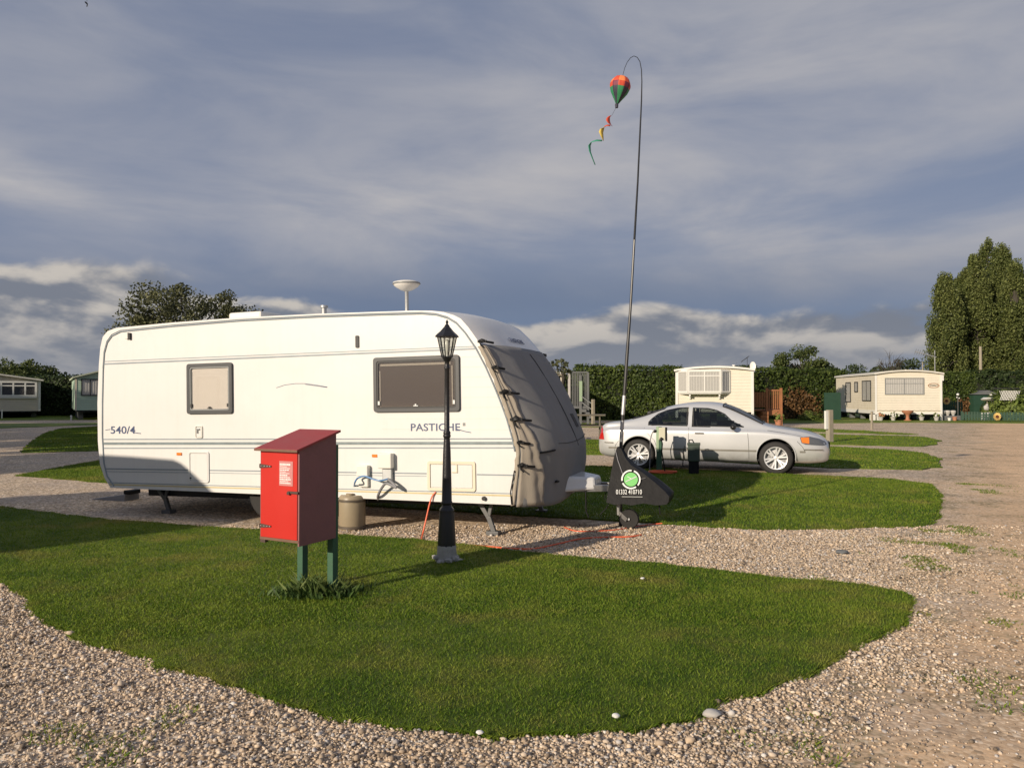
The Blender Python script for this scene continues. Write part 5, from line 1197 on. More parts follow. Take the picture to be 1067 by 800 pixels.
def hedge(name, label, a, b_, h, thick, dens, lsize, m, seed, group='clipped hedges', h2=None, wob=.12, patchm=None, patch=None):
    """clipped hedge from a to b, camera-facing line of its front; a leafy skin over a dark core"""
    a, b_ = Vector((a[0], a[1], 0)), Vector((b_[0], b_[1], 0)); L = (b_ - a).length; h2 = h2 or h; t = thing(name, label, 'hedge', a, math.atan2(b_.y - a.y, b_.x - a.x), group)
    r = np.random.default_rng(seed); n = int(L * h * dens); nt_ = int(L * thick * dens * .7)
    x = r.uniform(0, L, n); z = r.uniform(0, 1, n); hh = h + (h2 - h) * x / L
    bump_ = lambda x, z: wob * (np.sin(x * 1.3 + seed) * np.sin(z * 1.7 + x * .4) + .6 * np.sin(x * 3.7 + z * 2.9) + .4 * np.sin(x * 7.1 - z * 6.3))
    y = bump_(x, z * hh) + r.normal(0, .07, n); P = np.stack([x, y, z * hh], 1); N = np.tile([0, -1, .25], (n, 1))
    x2 = r.uniform(0, L, nt_); hh2 = h + (h2 - h) * x2 / L; P2 = np.stack([x2, r.uniform(0, thick, nt_), hh2 + .5 * bump_(x2, x2 * .3) + r.normal(0, .06, nt_) + np.abs(r.normal(0, .07, nt_))], 1); N2 = np.tile([0, -.1, 1.0], (nt_, 1))
    ne = int(thick * h * dens * .6); P3 = []; N3 = []
    for xe, s_ in ((0, -1), (L, 1)):
        P3.append(np.stack([np.full(ne, xe) + r.normal(0, .08, ne), r.uniform(0, thick, ne), r.uniform(0, h if xe == 0 else h2, ne)], 1)); N3.append(np.tile([s_, 0, .2], (ne, 1)))
    P = np.concatenate([P, P2] + P3); N = np.concatenate([N, N2] + N3)
    if patch is not None:
        px0, px1, pz0, pz1 = patch; cx, cz = (px0 + px1) / 2, (pz0 + pz1) / 2; q_ = ((P[:, 0] - cx) / ((px1 - px0) / 2)) ** 2 + ((P[:, 2] - cz) / ((pz1 - pz0) / 2)) ** 2 + .35 * np.sin(P[:, 0] * 2.3 + P[:, 2]) + r.normal(0, .28, len(P)); s_ = q_ < 1
        leaf_cloud('browned_foliage', P[s_], lsize, patchm, t, seed + 1, nrm=N[s_]); P, N = P[~s_], N[~s_]
    leaf_cloud('foliage', P, lsize, m, t, seed, nrm=N)
    q = MB(); q.box((L / 2, thick / 2 + .12, (h + h2) / 4 - .1), (L - .3, thick - .05, (h + h2) / 2 - .15)); q.build('stems', 'hedge_core', t); return t
def X(px, Y): return (px - 533.5) / F * Y
def HT(py, Y): return CAM_H + (412 - py) / F * Y

# hedges behind the pitches
hedge('hedge', 'long clipped dark green hedge left of the cream home with the bay window', (X(600, 50), 50), (X(712, 50), 50), HT(383, 50), 1.6, 230, .17, 'leaf_hedge', 1)
hedge('hedge', 'clipped hedge with a brown patch, behind the wooden steps', (X(776, 51), 51), (X(866, 53), 53), HT(384, 52), 1.6, 230, .17, 'leaf_hedge', 2, patchm='leaf_brown', patch=(2.2, 6.2, -.6, 2.0), h2=HT(387, 53))
hedge('hedge', 'lower stretch of hedge running up to the home with the oval badge', (X(862, 58), 58), (X(882, 58), 58), HT(386, 58), 1.6, 200, .19, 'leaf_hedge', 3)
hedge('hedge', 'square-cut bright hedge with a browned foot, right of the cream home on open blocks', (X(974, 56), 56), (X(1017, 56), 56), HT(389.5, 56), 1.8, 260, .16, 'leaf_hedge', 4, patchm='leaf_brown', patch=(1.5, 3.6, -.5, 1.5), wob=.05)
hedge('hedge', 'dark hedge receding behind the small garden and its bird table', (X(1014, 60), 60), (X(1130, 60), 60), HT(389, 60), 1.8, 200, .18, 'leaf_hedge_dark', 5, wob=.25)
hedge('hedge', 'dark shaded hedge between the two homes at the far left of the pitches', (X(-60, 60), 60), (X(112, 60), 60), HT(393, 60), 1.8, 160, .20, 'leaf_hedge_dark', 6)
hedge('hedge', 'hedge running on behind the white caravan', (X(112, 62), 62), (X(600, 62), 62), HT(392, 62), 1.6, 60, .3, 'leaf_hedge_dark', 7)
# trees that can be told apart
tb = Vector((X(194, 30), 30, 0)); 
r = np.random.default_rng(3); t = limb_tree('whitebeam_tree', 'spreading grey-green tree showing over the roof of the white caravan', 'tree', tb, HT(294, 30), 2.55, 1.6, 95, 19000, .11, 'leaf_whitebeam', 21, cr=.24, zlow=.42)
pop = [(986, 291, 66, 1.5), (1004, 283, 70, 1.4), (1017, 270, 68, 1.5), (1030, 252, 72, 1.7), (1044, 259, 70, 1.6), (1058, 276, 67, 1.5), (1074, 290, 70, 1.6)]
for k, (px, py, Y, rd) in enumerate(pop):
    lab = ['shortest poplar at the left end of the tall clump', 'second poplar from the left in the tall clump, leaning over the hedge', 'third poplar from the left in the tall clump, half in front of the tallest', 'tallest poplar of the clump behind the square-cut hedge',
           'broad poplar just right of the tallest in the clump', 'sixth poplar of the clump, with a dark gap on its left side', 'poplar at the right end of the clump, cut by the picture edge'][k]
    limb_tree('poplar_tree', lab, 'tree', (X(px, Y), Y, 0), HT(py, Y) + .3, rd * .98, 1.2, 130, 38000, .165, 'leaf_poplar', 30 + k, 'tall poplars behind the far hedge', 'column', cr=.42)
limb_tree('oak_tree', 'round bright green tree standing above the hedge left of the leafless tree', 'tree', (X(836, 85), 85, 0), HT(356, 85), 2.6, 2.5, 40, 9000, .24, 'leaf_oak', 41, cr=.34, zlow=.3)
limb_tree('bush_tree', 'low dark bushy tree to the right foot of the round green tree', 'tree', (X(858, 88), 88, 0), HT(377, 88), 2.0, 1.5, 26, 4000, .25, 'leaf_far', 42, cr=.4)
limb_tree('bush_tree', 'dark rounded tree between the hedge end and the cream home roof', 'tree', (X(888, 95), 95, 0), HT(380.5, 95), 2.4, 1.5, 26, 4000, .27, 'leaf_far', 43, cr=.4)
limb_tree('bare_tree', 'bare leafless tree above the roof of the cream home with side windows', 'tree', (X(926, 90), 90, 0), HT(367, 90), 1.6, 2.0, 42, 0, .1, 'leaf_far', 44, bare=True, zlow=.35)
limb_tree('bush_tree', 'green rounded tree just right of the bare one, left of the poplars', 'tree', (X(950, 92), 92, 0), HT(377, 92), 2.6, 1.5, 30, 5000, .26, 'leaf_far', 45, cr=.4)
limb_tree('bush_tree', 'dark green tree behind the shaded hedge and above the far left home', 'tree', (X(14, 72), 72, 0), HT(375, 72), 3.6, 1.5, 44, 9000, .24, 'leaf_oak', 46, cr=.34, zlow=.2)
limb_tree('bush_tree', 'smaller green tree between the left homes, sloping down to the hedge', 'tree', (X(44, 74), 74, 0), HT(382, 74), 2.2, 1.5, 28, 5000, .24, 'leaf_oak', 47, cr=.36, zlow=.2)
limb_tree('sapling', 'slim leafy sapling poking out behind the caravan front cover', 'tree', (X(586, 24), 24, 0), HT(369, 24), .42, 1.2, 14, 330, .11, 'leaf_whitebeam', 48, cr=.34, zlow=.6)
# far wood beyond the hedges
r = np.random.default_rng(77); n = 42000; px_ = r.uniform(-150, 1250, n); Yw = 150 + r.uniform(-3, 3, n)
top = 4.2 + 1.6 * np.abs(np.sin(px_ * .021 + 1)) + .9 * np.sin(px_ * .063) + .7 * np.abs(np.sin(px_ * .17)); z = top * r.uniform(0, 1, n) ** .6
wd_ = leaf_cloud('far_wood', np.stack([X(px_, Yw), Yw + (top - z) * -.3, z], 1), .65, 'leaf_far', None, 5); tag(wd_, 'low dark line of woodland far off behind all the hedges', 'woodland', kind='stuff')
# tall unseen trees, added out of frame on the left to shade the far pitches
for k in range(13):
    p_ = -20.8 - k * 4.4; s_ = -5.5 + (k % 2) * .8
    limb_tree('shade_caster_tree', 'tall bushy tree added out of frame to shade the far pitches', 'tree', (s_ * TR.x + p_ * TR.y, s_ * TR.y - p_ * TR.x, 0), 10.6 + .5 * math.sin(k * 2), 2.6, 1.0, 24, 2600, .62, 'leaf_far', 60 + k, 'shade trees added out of frame', cr=.48, zlow=.04)
# bush in the garden at the far right
def bush(name, label, c, r_, n, ls, m, seed, sq=1.0):
    r = np.random.default_rng(seed); d = r.normal(0, 1, (n, 3)); d /= np.linalg.norm(d, axis=1, keepdims=True); d[:, 2] = np.abs(d[:, 2]); k = r.uniform(0, 1, (n, 1)) ** .35 * (1 + .18 * np.sin(d[:, :1] * 7 + seed) * np.sin(d[:, 2:] * 6))
    t = thing(name, label, 'bush', c); leaf_cloud('foliage', d * k * np.array([r_, r_ * .7, r_ * sq]), ls, m, t, seed)
    q = MB()
    for j in range(5): a = j * 1.26; q.tube([(0, 0, 0), (math.cos(a) * r_ * .3, math.sin(a) * r_ * .2, r_ * .35), (math.cos(a) * r_ * .6, math.sin(a) * r_ * .4, r_ * .7 * sq)], [.04, .03, .01], 5)
    q.build('stem', 'bark', t); return t
bush('garden_bush', 'large leafy bush beside the lattice panel in the fenced garden', (X(1062, 52), 52.5, 0), 2.3, 5600, .19, 'leaf_bush', 5, 1.02)
bush('garden_bush', 'pale rounded shrub against the hedge foot behind the steps', (X(843, 49), 49, 0), .75, 700, .13, 'leaf_bush', 6, .9)
bush('garden_bush', 'green climbing bush left of the lattice panel in the fenced garden', (X(1040, 51.8), 51.8, 0), 1.1, 1500, .17, 'leaf_bush', 7, 1.7)

# ------------------------------------------------------------------ static holiday homes
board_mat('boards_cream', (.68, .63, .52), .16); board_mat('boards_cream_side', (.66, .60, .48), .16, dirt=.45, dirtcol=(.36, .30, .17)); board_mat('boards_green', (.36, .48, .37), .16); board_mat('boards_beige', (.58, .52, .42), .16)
mat('home_white', (.70, .69, .65), .5, var=.05, vscale=1, dirt=.1); mat('roof_pale', (.60, .58, .52), .7, var=.12, vscale=1, dirt=.25, dirtcol=(.25, .25, .2)); mat('roof_green', (.42, .46, .34), .7, var=.12); mat('soffit_dark', (.03, .03, .03), .7)
mat('curtain', (.50, .49, .47), .8, var=.1, vscale=9); mat('room_dark', (.03, .03, .035), .8); mat('pot_terracotta', (.42, .18, .10), .7, var=.2, vscale=9); mat('timber_red', (.30, .125, .05), .65, var=.3, vscale=4, bump=.2); mat('timber_grey', (.30, .265, .20), .85, var=.3, vscale=5, bump=.3); mat('paint_green', (.018, .055, .032), .6, var=.25, vscale=3); mat('stone_pale', (.45, .43, .40), .85, var=.2, vscale=12); mat('petal', (.85, .55, .18), .6); mat('flower_eye', (.12, .04, .02), .7); mat('deck_grey', (.13, .135, .135), .7, var=.2)
def curtain(x0, x1, z0_, z1_, y, k=22):
    q = MB(); n_ = max(6, int((x1 - x0) * k)); q.grid([[(x0 + (x1 - x0) * j / n_, y + .008 * math.sin(j * 2.1), z) for j in range(n_ + 1)] for z in (z0_, z1_)]); return q
def hwin(parent, Mw, x0, x1, z0_, z1_, fm, nx=1, transom=None, curt=True, proud=.05, fr=.06, cm='curtain', low=0.0):
    """window on a wall plane: Mw maps (x, y out of wall = -y, z)"""
    q = MB(); 
    q.bb((x0, -proud, z0_), (x0 + fr, 0, z1_)); q.bb((x1 - fr, -proud, z0_), (x1, 0, z1_)); q.bb((x0 + fr, -proud, z0_), (x1 - fr, 0, z0_ + fr)); q.bb((x0 + fr, -proud, z1_ - fr), (x1 - fr, 0, z1_))
    for k in range(1, nx): xx = x0 + (x1 - x0) * k / nx; q.bb((xx - fr * .4, -proud + .008, z0_ + fr), (xx + fr * .4, 0, z1_ - fr))
    if transom: q.bb((x0 + fr, -proud + .012, transom - fr * .35), (x1 - fr, 0, transom + fr * .35))
    q.v = [Mw @ v for v in q.v]; f = q.build('window', fm, parent)
    q = MB(); q.bb((x0 + fr, -.006, z0_ + fr), (x1 - fr, -.001, z1_ - fr)); q.v = [Mw @ v for v in q.v]; q.build('room_shade', 'room_dark', f)
    if curt:
        q = curtain(x0 + fr, x1 - fr, z0_ + fr + low, z1_ - fr, -.022); q.v = [Mw @ v for v in q.v]; q.build('curtain', cm, f, fix=False)
    q = MB(); q.add([(x0 + fr, -.035, z0_ + fr), (x1 - fr, -.035, z0_ + fr), (x1 - fr, -.035, z1_ - fr), (x0 + fr, -.035, z1_ - fr)], [(0, 1, 2, 3)]); q.v = [Mw @ v for v in q.v]; q.build('pane', 'pane', f, fix=False); return f
def home(label, loc, rz, Wd, Ln, zf, zw, rise, wall, side=None, roofm='roof_pale', over=.10, curved=True):
    t = thing('static_caravan', label, 'static caravan', loc, rz, 'static caravans along the far hedges')
    N_ = 12 if curved else 2
    prof_ = [(Wd * k / N_, zw + rise * (1 - (2 * k / N_ - 1) ** 2) if curved else zw + rise * (1 - abs(2 * k / N_ - 1))) for k in range(N_ + 1)]
    q = MB(); q.prism([(0, zf), (Wd, zf)] + prof_[::-1], 0, .06); q.build('end_wall', wall, t)
    q = MB(); q.prism([(0, zf), (Wd, zf)] + prof_[::-1], Ln - .06, Ln); q.build('end_wall', wall, t)
    q = MB(); q.bb((0, .06, zf), (.05, Ln - .06, zw)); q.build('side_wall', side or wall, t); q = MB(); q.bb((Wd - .05, .06, zf), (Wd, Ln - .06, zw)); q.build('side_wall', side or wall, t)
    rp_ = [(-over + (Wd + 2 * over) * k / N_, (zw + rise * (1 - (2 * k / N_ - 1) ** 2) if curved else zw + rise * (1 - abs(2 * k / N_ - 1)))) for k in range(N_ + 1)]
    q = MB(); q.prism([(x, z + .003) for x, z in rp_] + [(x, z + .10) for x, z in rp_[::-1]], -over * 1.6, Ln + over); q.build('roof', roofm, t)
    q = MB(); q.bb((.1, .1, zf - .10), (Wd - .1, Ln - .1, zf - .003)); q.build('chassis', 'chassis', t)
    q = MB()
    for yy in np.arange(1.4, Ln, 2.2):
        for xx in (.35, Wd / 2, Wd - .35): q.bb((xx - .15, yy - .15, 0), (xx + .15, yy + .15, zf - .10))
    q.build('blockwork', 'deck_grey', t)
    return t
I4 = Matrix.Identity(4)
# cream home with the white bay window, in the middle
Y2 = 40; x0 = X(704.5, Y2); W2 = X(781, Y2) - x0; zw2 = HT(385, Y2)
h2 = home('cream boarded static caravan with a white bay window and a roof dish', (x0, Y2, 0), R(-14), W2, 10, .75, zw2 - .10, .17, 'boards_cream', roofm='home_white')
s2 = Y2 / F; xr = lambda px: (px - 704.5) * s2
bz0, bz1 = HT(409, Y2), HT(386.5, Y2); bx0, bx1, by = xr(706.5), xr(758.5), -.42
def seg(p, q_): d = Vector(q_) - Vector(p); return Matrix.Translation((p[0], p[1], 0)) @ Matrix.Rotation(math.atan2(d.y, d.x), 4, 'Z'), d.length
bay = MB(); foot = [(bx0, 0), (xr(717), by), (xr(749.5), by), (bx1, 0)]
bay.prism(foot, bz0 - .07, bz0, 'xyz'); bay.prism([(a, b_ * 1.08) for a, b_ in foot], bz1, bz1 + .05, 'xyz'); bo = bay.build('bay_window', 'home_white', h2)
q = MB()
for px in (718.5, 748): q.bb((xr(px) - .04, -.34, bz0 - .20), (xr(px) + .04, 0, bz0 - .072)); q.bb((xr(px) - .04, -.12, bz0 - .32), (xr(px) + .04, 0, bz0 - .20))
q.build('bracket', 'home_white', h2)
for (a, b_), nx in zip(zip(foot, foot[1:]), (1, 2, 1)):
    Ms, L = seg(a, b_); hwin(h2, Ms, 0, L, bz0, bz1, 'home_white', nx, bz1 - .27 if nx == 2 else None, fr=.07)
q = MB(); q.bb((-.03, -.03, .45), (.10, .0, zw2 - .1)); q.bb((W2 - .09, -.03, .45), (W2 + .04, 0, zw2 - .1)); q.build('corner_trim', 'home_white', h2)
q = MB(); dcx = xr(783); q.cyl((dcx - .12, .1, zw2), (dcx - .12, .1, zw2 + .25), .02, 8); q.lathe([(.0001, 0), (.14, .01), (.24, .06), (.245, .07), (.0001, .03)], (dcx - .10, .05, zw2 + .12), 18, Matrix.Rotation(R(75), 4, 'X') @ Matrix.Diagonal((.6, 1, 1, 1))); q.build('satellite_dish', 'home_white', h2, smooth=True)
q = MB(); q.cyl((xr(776), .4, zw2), (xr(776), .4, zw2 + .62), .012, 6); q.bar((xr(770), .4, zw2 + .38), (xr(778), .4, zw2 + .68), .03)
for k in range(6): c_ = Vector((xr(770.5 + 1.2 * k), .4, zw2 + .40 + .045 * k)); q.bar(c_ + Vector((0, -.2, .02)), c_ + Vector((0, .2, -.02)), .012)
q.build('tv_aerial', 'chassis', h2); q = MB(); q.lathe([(.06, 0), (.05, .14), (.09, .16), (.09, .2)], (xr(763), .8, zw2 + .05), 10); q.build('roof_vent', 'home_white', h2)
# wooden steps
sx0 = X(787, 40.4); t = thing('wooden_steps', 'reddish wooden steps with slatted rails beside the cream home with the bay', 'steps', (sx0, 40.6, 0), R(-3)); sc = 40.4 / F
zz = lambda py: HT(py, 40.4)
q = MB()
for px in (800.2, 814.6): q.bb(((px - 787) * sc - .06, -.06, 0), ((px - 787) * sc + .06, .06, zz(404.2)))
q.bb((-.06 + .0, .9, 0), (.06, 1.02, zz(408))); pst = q.build('posts', 'timber_red', t)
q = MB(); 
for k in range(9): q.bb((-.02 + k * .085, -.03, zz(424.5)), (.035 + k * .085, .0, zz(408.5)))
q.build('railing', 'timber_red', t); q = MB()
for k in range(6): q.bb(((802.2 + k * 2.0 - 787) * sc, -.03, zz(426)), ((803.2 + k * 2.0 - 787) * sc, .0, zz(406.5)))
q.bb(((800 - 787) * sc, -.05, zz(407.3)), ((815 - 787) * sc, .02, zz(405.8))); q.build('railing', 'timber_red', t)
for k in range(4):
    q = MB(); q.bb((.12 + k * .10 - .1, -.55 + k * .0 + .10, k * .19 + .02), (.62, .85, k * .19 + .19)); q.build('step', 'timber_red', t)
q = MB(); q.bb((0, .04, .78), (1.45, 1.2, .86)); q.bb((.65, -.02, .55), (1.40, .02, .80)); q.build('deck', 'timber_red', t)
def pot(label, c, h_, m='pot_terracotta', plant=True, seed=1):
    t = thing('plant_pot', label, 'plant pot', c); q = MB(); q.lathe([(h_ * .38, 0), (h_ * .5, h_ * .85), (h_ * .58, h_ * .86), (h_ * .58, h_), (h_ * .45, h_), (.0001, h_ * .85)], n=14); q.build('pot', m, t, smooth=True)
    if plant: r = np.random.default_rng(seed); leaf_cloud('plant', r.normal(0, h_ * .32, (90, 3)) + np.array([0, 0, h_ * 1.35]), h_ * .35, 'leaf_bush', t, seed)
pot('terracotta pot with a small plant at the foot of the wooden steps', (X(811, 39.2), 39.2, 0), .36, seed=2)
# cream home side on to the lane
Y3 = 49; x0 = X(912, Y3); W3 = 4.0; zw3 = HT(389.5, Y3); zf3 = HT(431, Y3)
h3 = home('cream static caravan with windows along its shaded side and an oval badge on its end', (x0, Y3, 0), R(-7), W3, 8.4, zf3, zw3 - .05, .20, 'boards_cream', 'boards_cream_side', curved=True)
sc = Y3 / F; xr = lambda px: (px - 912) * sc
hwin(h3, I4, xr(921.5), xr(960), HT(411, Y3), HT(393.8, Y3), 'trim_grey', 2, HT(399.6, Y3), fr=.045)
q = MB(); q.bb((-.02, -.03, zf3 - .42), (.09, .0, zw3 - .05)); q.bb((W3 - .09, -.03, zf3 - .42), (W3 + .02, 0, zw3 - .05)); q.bb((.09, -.035, zf3 - .02), (W3 - .09, 0, zf3 + .09)); q.bb((-.35, -.03, 0.02), (.20, .02, zf3 - .04)); q.bb((W3 - .12, -.03, .02), (W3 + .02, .02, zf3)); q.build('corner_trim', 'home_white', h3)
q = MB(); n_ = 22
q.tube([(.1 + (W3 - .2) * k / n_, -.02, zf3 + .20 + .02 * (k % 2)) for k in range(n_ + 1)], .018, 5); q.build('scalloped_trim', 'timber_grey', h3)
cxb, czb = xr(969.4), HT(401.7, Y3)
q = MB(); o_ = [(cxb + .34 * math.cos(a), czb + .15 * math.sin(a)) for a in np.linspace(0, 6.283, 24, endpoint=False)]; i_ = [(cxb + .30 * math.cos(a), czb + .12 * math.sin(a)) for a in np.linspace(0, 6.283, 24, endpoint=False)]; ring(q, o_, i_, -.02, 0); bb_ = q.build('oval_badge', 'timber_red', h3)
text_mesh('lettering', 'COSALT', .13, Matrix.Translation((cxb - .235, -.006, czb - .045)) @ XZ, 'seal_black', bb_, .003, 1.0, .004)
Ml = Matrix.Rotation(R(-90), 4, 'Z')    # left side wall: x along -y ... seen from outside
Ml = Matrix.Translation((0, 8.4, 0)) @ Matrix.Rotation(R(-90), 4, 'Z')
for (a_, b_, zz0, zz1) in ((8.4 - 6.0, 8.4 - 4.9, 1.05, 2.45), (8.4 - 4.05, 8.4 - 3.35, 1.75, 2.45), (8.4 - 2.45, 8.4 - .75, 1.15, 2.5)): hwin(h3, Ml, a_, b_, zf3 - .35 + zz0, zf3 - .35 + zz1, 'soffit_dark', 2 if b_ - a_ > 1.2 else 1, fr=.05, curt=True)
q = MB(); q.bb((-.015, .1, zf3 + .0), (-.002, 8.3, zf3 + .22)); q.build('skirt_board', 'home_white', h3)
q = MB(); q.cyl((xr(944), .3, zw3), (xr(944), .3, zw3 + .28), .06, 8); q.build('roof_vent', 'home_white', h3)
q = MB(); q.bb((W3 + .02, -.02, zf3 + 2.1), (W3 + .12, .2, zf3 + 2.5)); q.build('wall_lamp', 'home_white', h3)
# aerial mast behind
t = thing('tv_aerial', 'television aerial on a thin mast between the cream home roof and the poplars', 'aerial', (X(974.3, 52), 52, 0)); q = MB(); q.cyl((0, 0, 0), (0, 0, HT(365, 52)), .025, 8); q.build('mast', 'galv', t); q = MB(); q.bar((-1.35, 0, HT(366.2, 52)), (.1, 0, HT(372, 52)), .05)
for k in range(10): c_ = Vector((-1.3 + .14 * k, 0, HT(366.2 + .55 * k, 52))); q.bar(c_ + Vector((-.06, -.25, .17)), c_ + Vector((.06, .25, -.17)), .02)
q.build('antenna', 'galv', t)
t = thing('tv_aerial', 'bare aerial post on the roof line of the cream home with side windows', 'aerial', (X(961.5, 58.5), 58.5, 0)); q = MB(); q.cyl((0, 0, 0), (0, 0, HT(377, 58.5)), .04, 8); q.build('mast', 'timber_grey', t)
t = thing('telegraph_pole', 'pale wooden pole standing against the foot of the poplars', 'pole', (X(1022, 62), 62, 0)); q = MB(); q.tube([(0, 0, 0), (0, 0, HT(361, 62))], [.14, .10], 10); q.build('pole', 'timber_grey', t)
# things under and beside that home
def p2(px, Y): return (X(px, Y), Y, 0)
def ball_ornament(name, label, cat, c, h_, m, prof, g=None, n=14):
    o_ = thing(name, label, cat, c, 0, g); q = MB(); q.lathe([(r_ * h_, z_ * h_) for r_, z_ in prof], n=n); q.build('body', m, o_, smooth=True); return o_
urn = [(.30, 0), (.30, .06), (.16, .12), (.12, .4), (.18, .55), (.42, .72), (.46, .86), (.38, .88), (.0001, .80)]
ball_ornament('bird_bath', 'terracotta bird bath in front of the dark gap under the cream home', 'bird bath', p2(945.5, 48.4), .75, 'pot_terracotta', urn)
def bouquet(label, c, m, seed, n=60, s_=.22):
    t = thing('flower_pot', label, 'flower pot', c, 0, 'pots along the front of the cream home'); q = MB(); q.lathe([(.10, 0), (.15, .22), (.17, .23), (.17, .26), (.0001, .22)], n=12); q.build('pot', 'stone_pale', t)
    r = np.random.default_rng(seed); q = MB()
    for _ in range(n // 4): p_ = r.normal(0, s_ * .5, 3); p_[2] = abs(p_[2]) + .3; q.ico(p_, .055, 1)
    q.build('blooms', m, t); leaf_cloud('leaves', r.normal(0, s_ * .5, (n, 3)) + np.array([0, 0, .34]), .13, 'leaf_bush', t, seed)
bouquet('pot of white flowers under the left half of the cream home', p2(930.5, 48.5), 'home_white', 3); bouquet('pot with pinkish flowers by the white corner skirting', p2(917.5, 48.4), 'pot_terracotta', 4, s_=.15); bouquet('dark pot left of the right corner post of the cream home', p2(960, 48.6), 'stone_pale', 5, s_=.12); bouquet('pot of white flowers at the right corner post of the cream home', p2(975.5, 48.2), 'home_white', 6, s_=.12)
lab = ['leftmost pale urn of three on the low wall', 'middle pale urn of the three on the low wall', 'right-hand pale urn of the three on the low wall']
q = MB(); q.bb((X(979.5, 49), 48.8, 0), (X(1003, 49), 49.1, .32)); tag(q.build('garden_wall', 'deck_grey', bevel=.02), 'low dark garden wall carrying three pale urns, right of the cream home', 'wall')
for k, px in enumerate((982.2, 987.3, 993)): ball_ornament('garden_urn', lab[k], 'urn', (X(px, 48.95), 48.95, .32), .34, 'stone_pale', [(.25, 0), (.2, .1), (.42, .45), (.5, .75), (.40, .95), (.0001, 1)], 'urns on the low wall')
pot('pink clay pot at the right end of the low wall', p2(994.5, 48.3), .26, plant=False); pot('small white pot in front of the low wall', p2(989, 48.3), .20, 'home_white', plant=False)
# green picket fence
def fence(label, a, b_, h_, m, step=.16, gap=.5):
    a, b_ = Vector((a[0], a[1], 0)), Vector((b_[0], b_[1], 0)); L = (b_ - a).length; t = thing('picket_fence', label, 'fence', a, math.atan2(b_.y - a.y, b_.x - a.x))
    q = MB(); x = 0
    while x < L: q.bb((x, -.02, .05), (min(L, x + step * (1 - gap)), 0, h_ + .03 * math.sin(x * 3))); x += step
    q.build('pickets', m, t); q = MB(); q.bb((0, .001, .2), (L, .05, .28)); q.bb((0, .001, h_ - .22), (L, .05, h_ - .14)); q.build('rails', m, t)
    for xx in np.arange(0, L + .1, 1.8): q = MB(); q.bb((xx - .05, .052, 0), (xx + .05, .15, h_ + .06)); q.build('post', m, t)
fence('low green picket fence in front of the cluttered garden', p2(1002, 48.6), (X(1110, 46.5), 46.5), HT(429.5, 48), 'paint_green', gap=.28)
fence('green slatted fence panel between the cream home and the square-cut hedge', p2(979, 52.5), p2(1003, 52.5), HT(418, 52.5), 'paint_green', gap=.25)
q = MB(); q.bb((X(859, 50), 50, 0), (X(876, 50), 50.1, HT(409, 50))); t = tag(q.build('green_screen', 'paint_green'), 'dark green panel screen standing left of the cream home with side windows', 'screen')
def sunflower(label, px, py, Y):
    c = at(px, py, Y); t = thing('sunflower_spinner', label, 'garden windmill', (c.x, c.y, 0), 0, 'sunflower garden spinners'); q = MB(); q.cyl((0, .03, 0), (0, .03, c.z), .012, 6); q.build('stake', 'paint_green', t)
    q = MB()
    for k in range(14):
        a = k * 6.283 / 14; q.add([(math.cos(a - .2) * .09, -.01, c.z + math.sin(a - .2) * .09), (math.cos(a - .14) * .24, -.02, c.z + math.sin(a - .14) * .24), (math.cos(a + .14) * .24, .0, c.z + math.sin(a + .14) * .24), (math.cos(a + .2) * .09, .0, c.z + math.sin(a + .2) * .09)], [(0, 1, 2, 3)])
    o_ = q.build('petals', 'petal', t, fix=False); s_ = o_.modifiers.new('s', 'SOLIDIFY'); s_.thickness = .006; q = MB(); q.cyl((0, -.03, c.z), (0, .02, c.z), .10, 16); q.build('flower_centre', 'flower_eye', t)
sunflower('sunflower spinner on a stake against the square-cut hedge', 986.3, 417.6, 50.5); sunflower('sunflower spinner in front of the green picket fence', 1039, 434, 47.4)
# garden clutter
t = thing('solar_lamp', 'white ball lamp on a stake beside the left sunflower', 'garden lamp', p2(998, 50.2)); q = MB(); q.cyl((0, 0, 0), (0, 0, HT(413, 50.2)), .02, 6); q.build('stake', 'deck_grey', t); q = MB(); q.ico((0, 0, HT(411, 50.2)), .09, 2); q.ico((-.06, 0, HT(414, 50.2)), .05, 1); q.ico((.09, 0, HT(414.8, 50.2)), .05, 1); q.build('globe', 'home_white', t, smooth=True)
t = thing('bird_table', 'small white-roofed bird table in the fenced garden', 'bird table', p2(1028.5, 52)); q = MB(); q.cyl((0, 0, 0), (0, 0, HT(417, 52)), .03, 6); q.build('post', 'timber_grey', t); q = MB(); q.bb((-.28, -.2, HT(417, 52)), (.28, .2, HT(416.2, 52))); q.build('tray', 'timber_grey', t); q = MB(); q.prism([(-.32, HT(415.8, 52)), (.2, HT(415.2, 52)), (.28, HT(414.2, 52)), (-.1, HT(414.0, 52))], -.22, .22); q.build('roof', 'home_white', t)
t = thing('garden_gull', 'white ornamental bird on a stake above the bird table', 'garden ornament', p2(1033, 51.8)); q = MB(); q.cyl((0, 0, 0), (0, 0, HT(412, 51.8)), .012, 5); q.build('stake', 'deck_grey', t); q = MB(); q.ico((0, 0, HT(411.5, 51.8)), .09, 1, (1.5, .6, .6)); q.add([(-.1, 0, HT(411.5, 51.8)), (.1, 0, HT(411.5, 51.8)), (.16, -.1, HT(410, 51.8)), (-.2, -.05, HT(410.2, 51.8))], [(0, 1, 2, 3)]); q.build('bird', 'home_white', t)
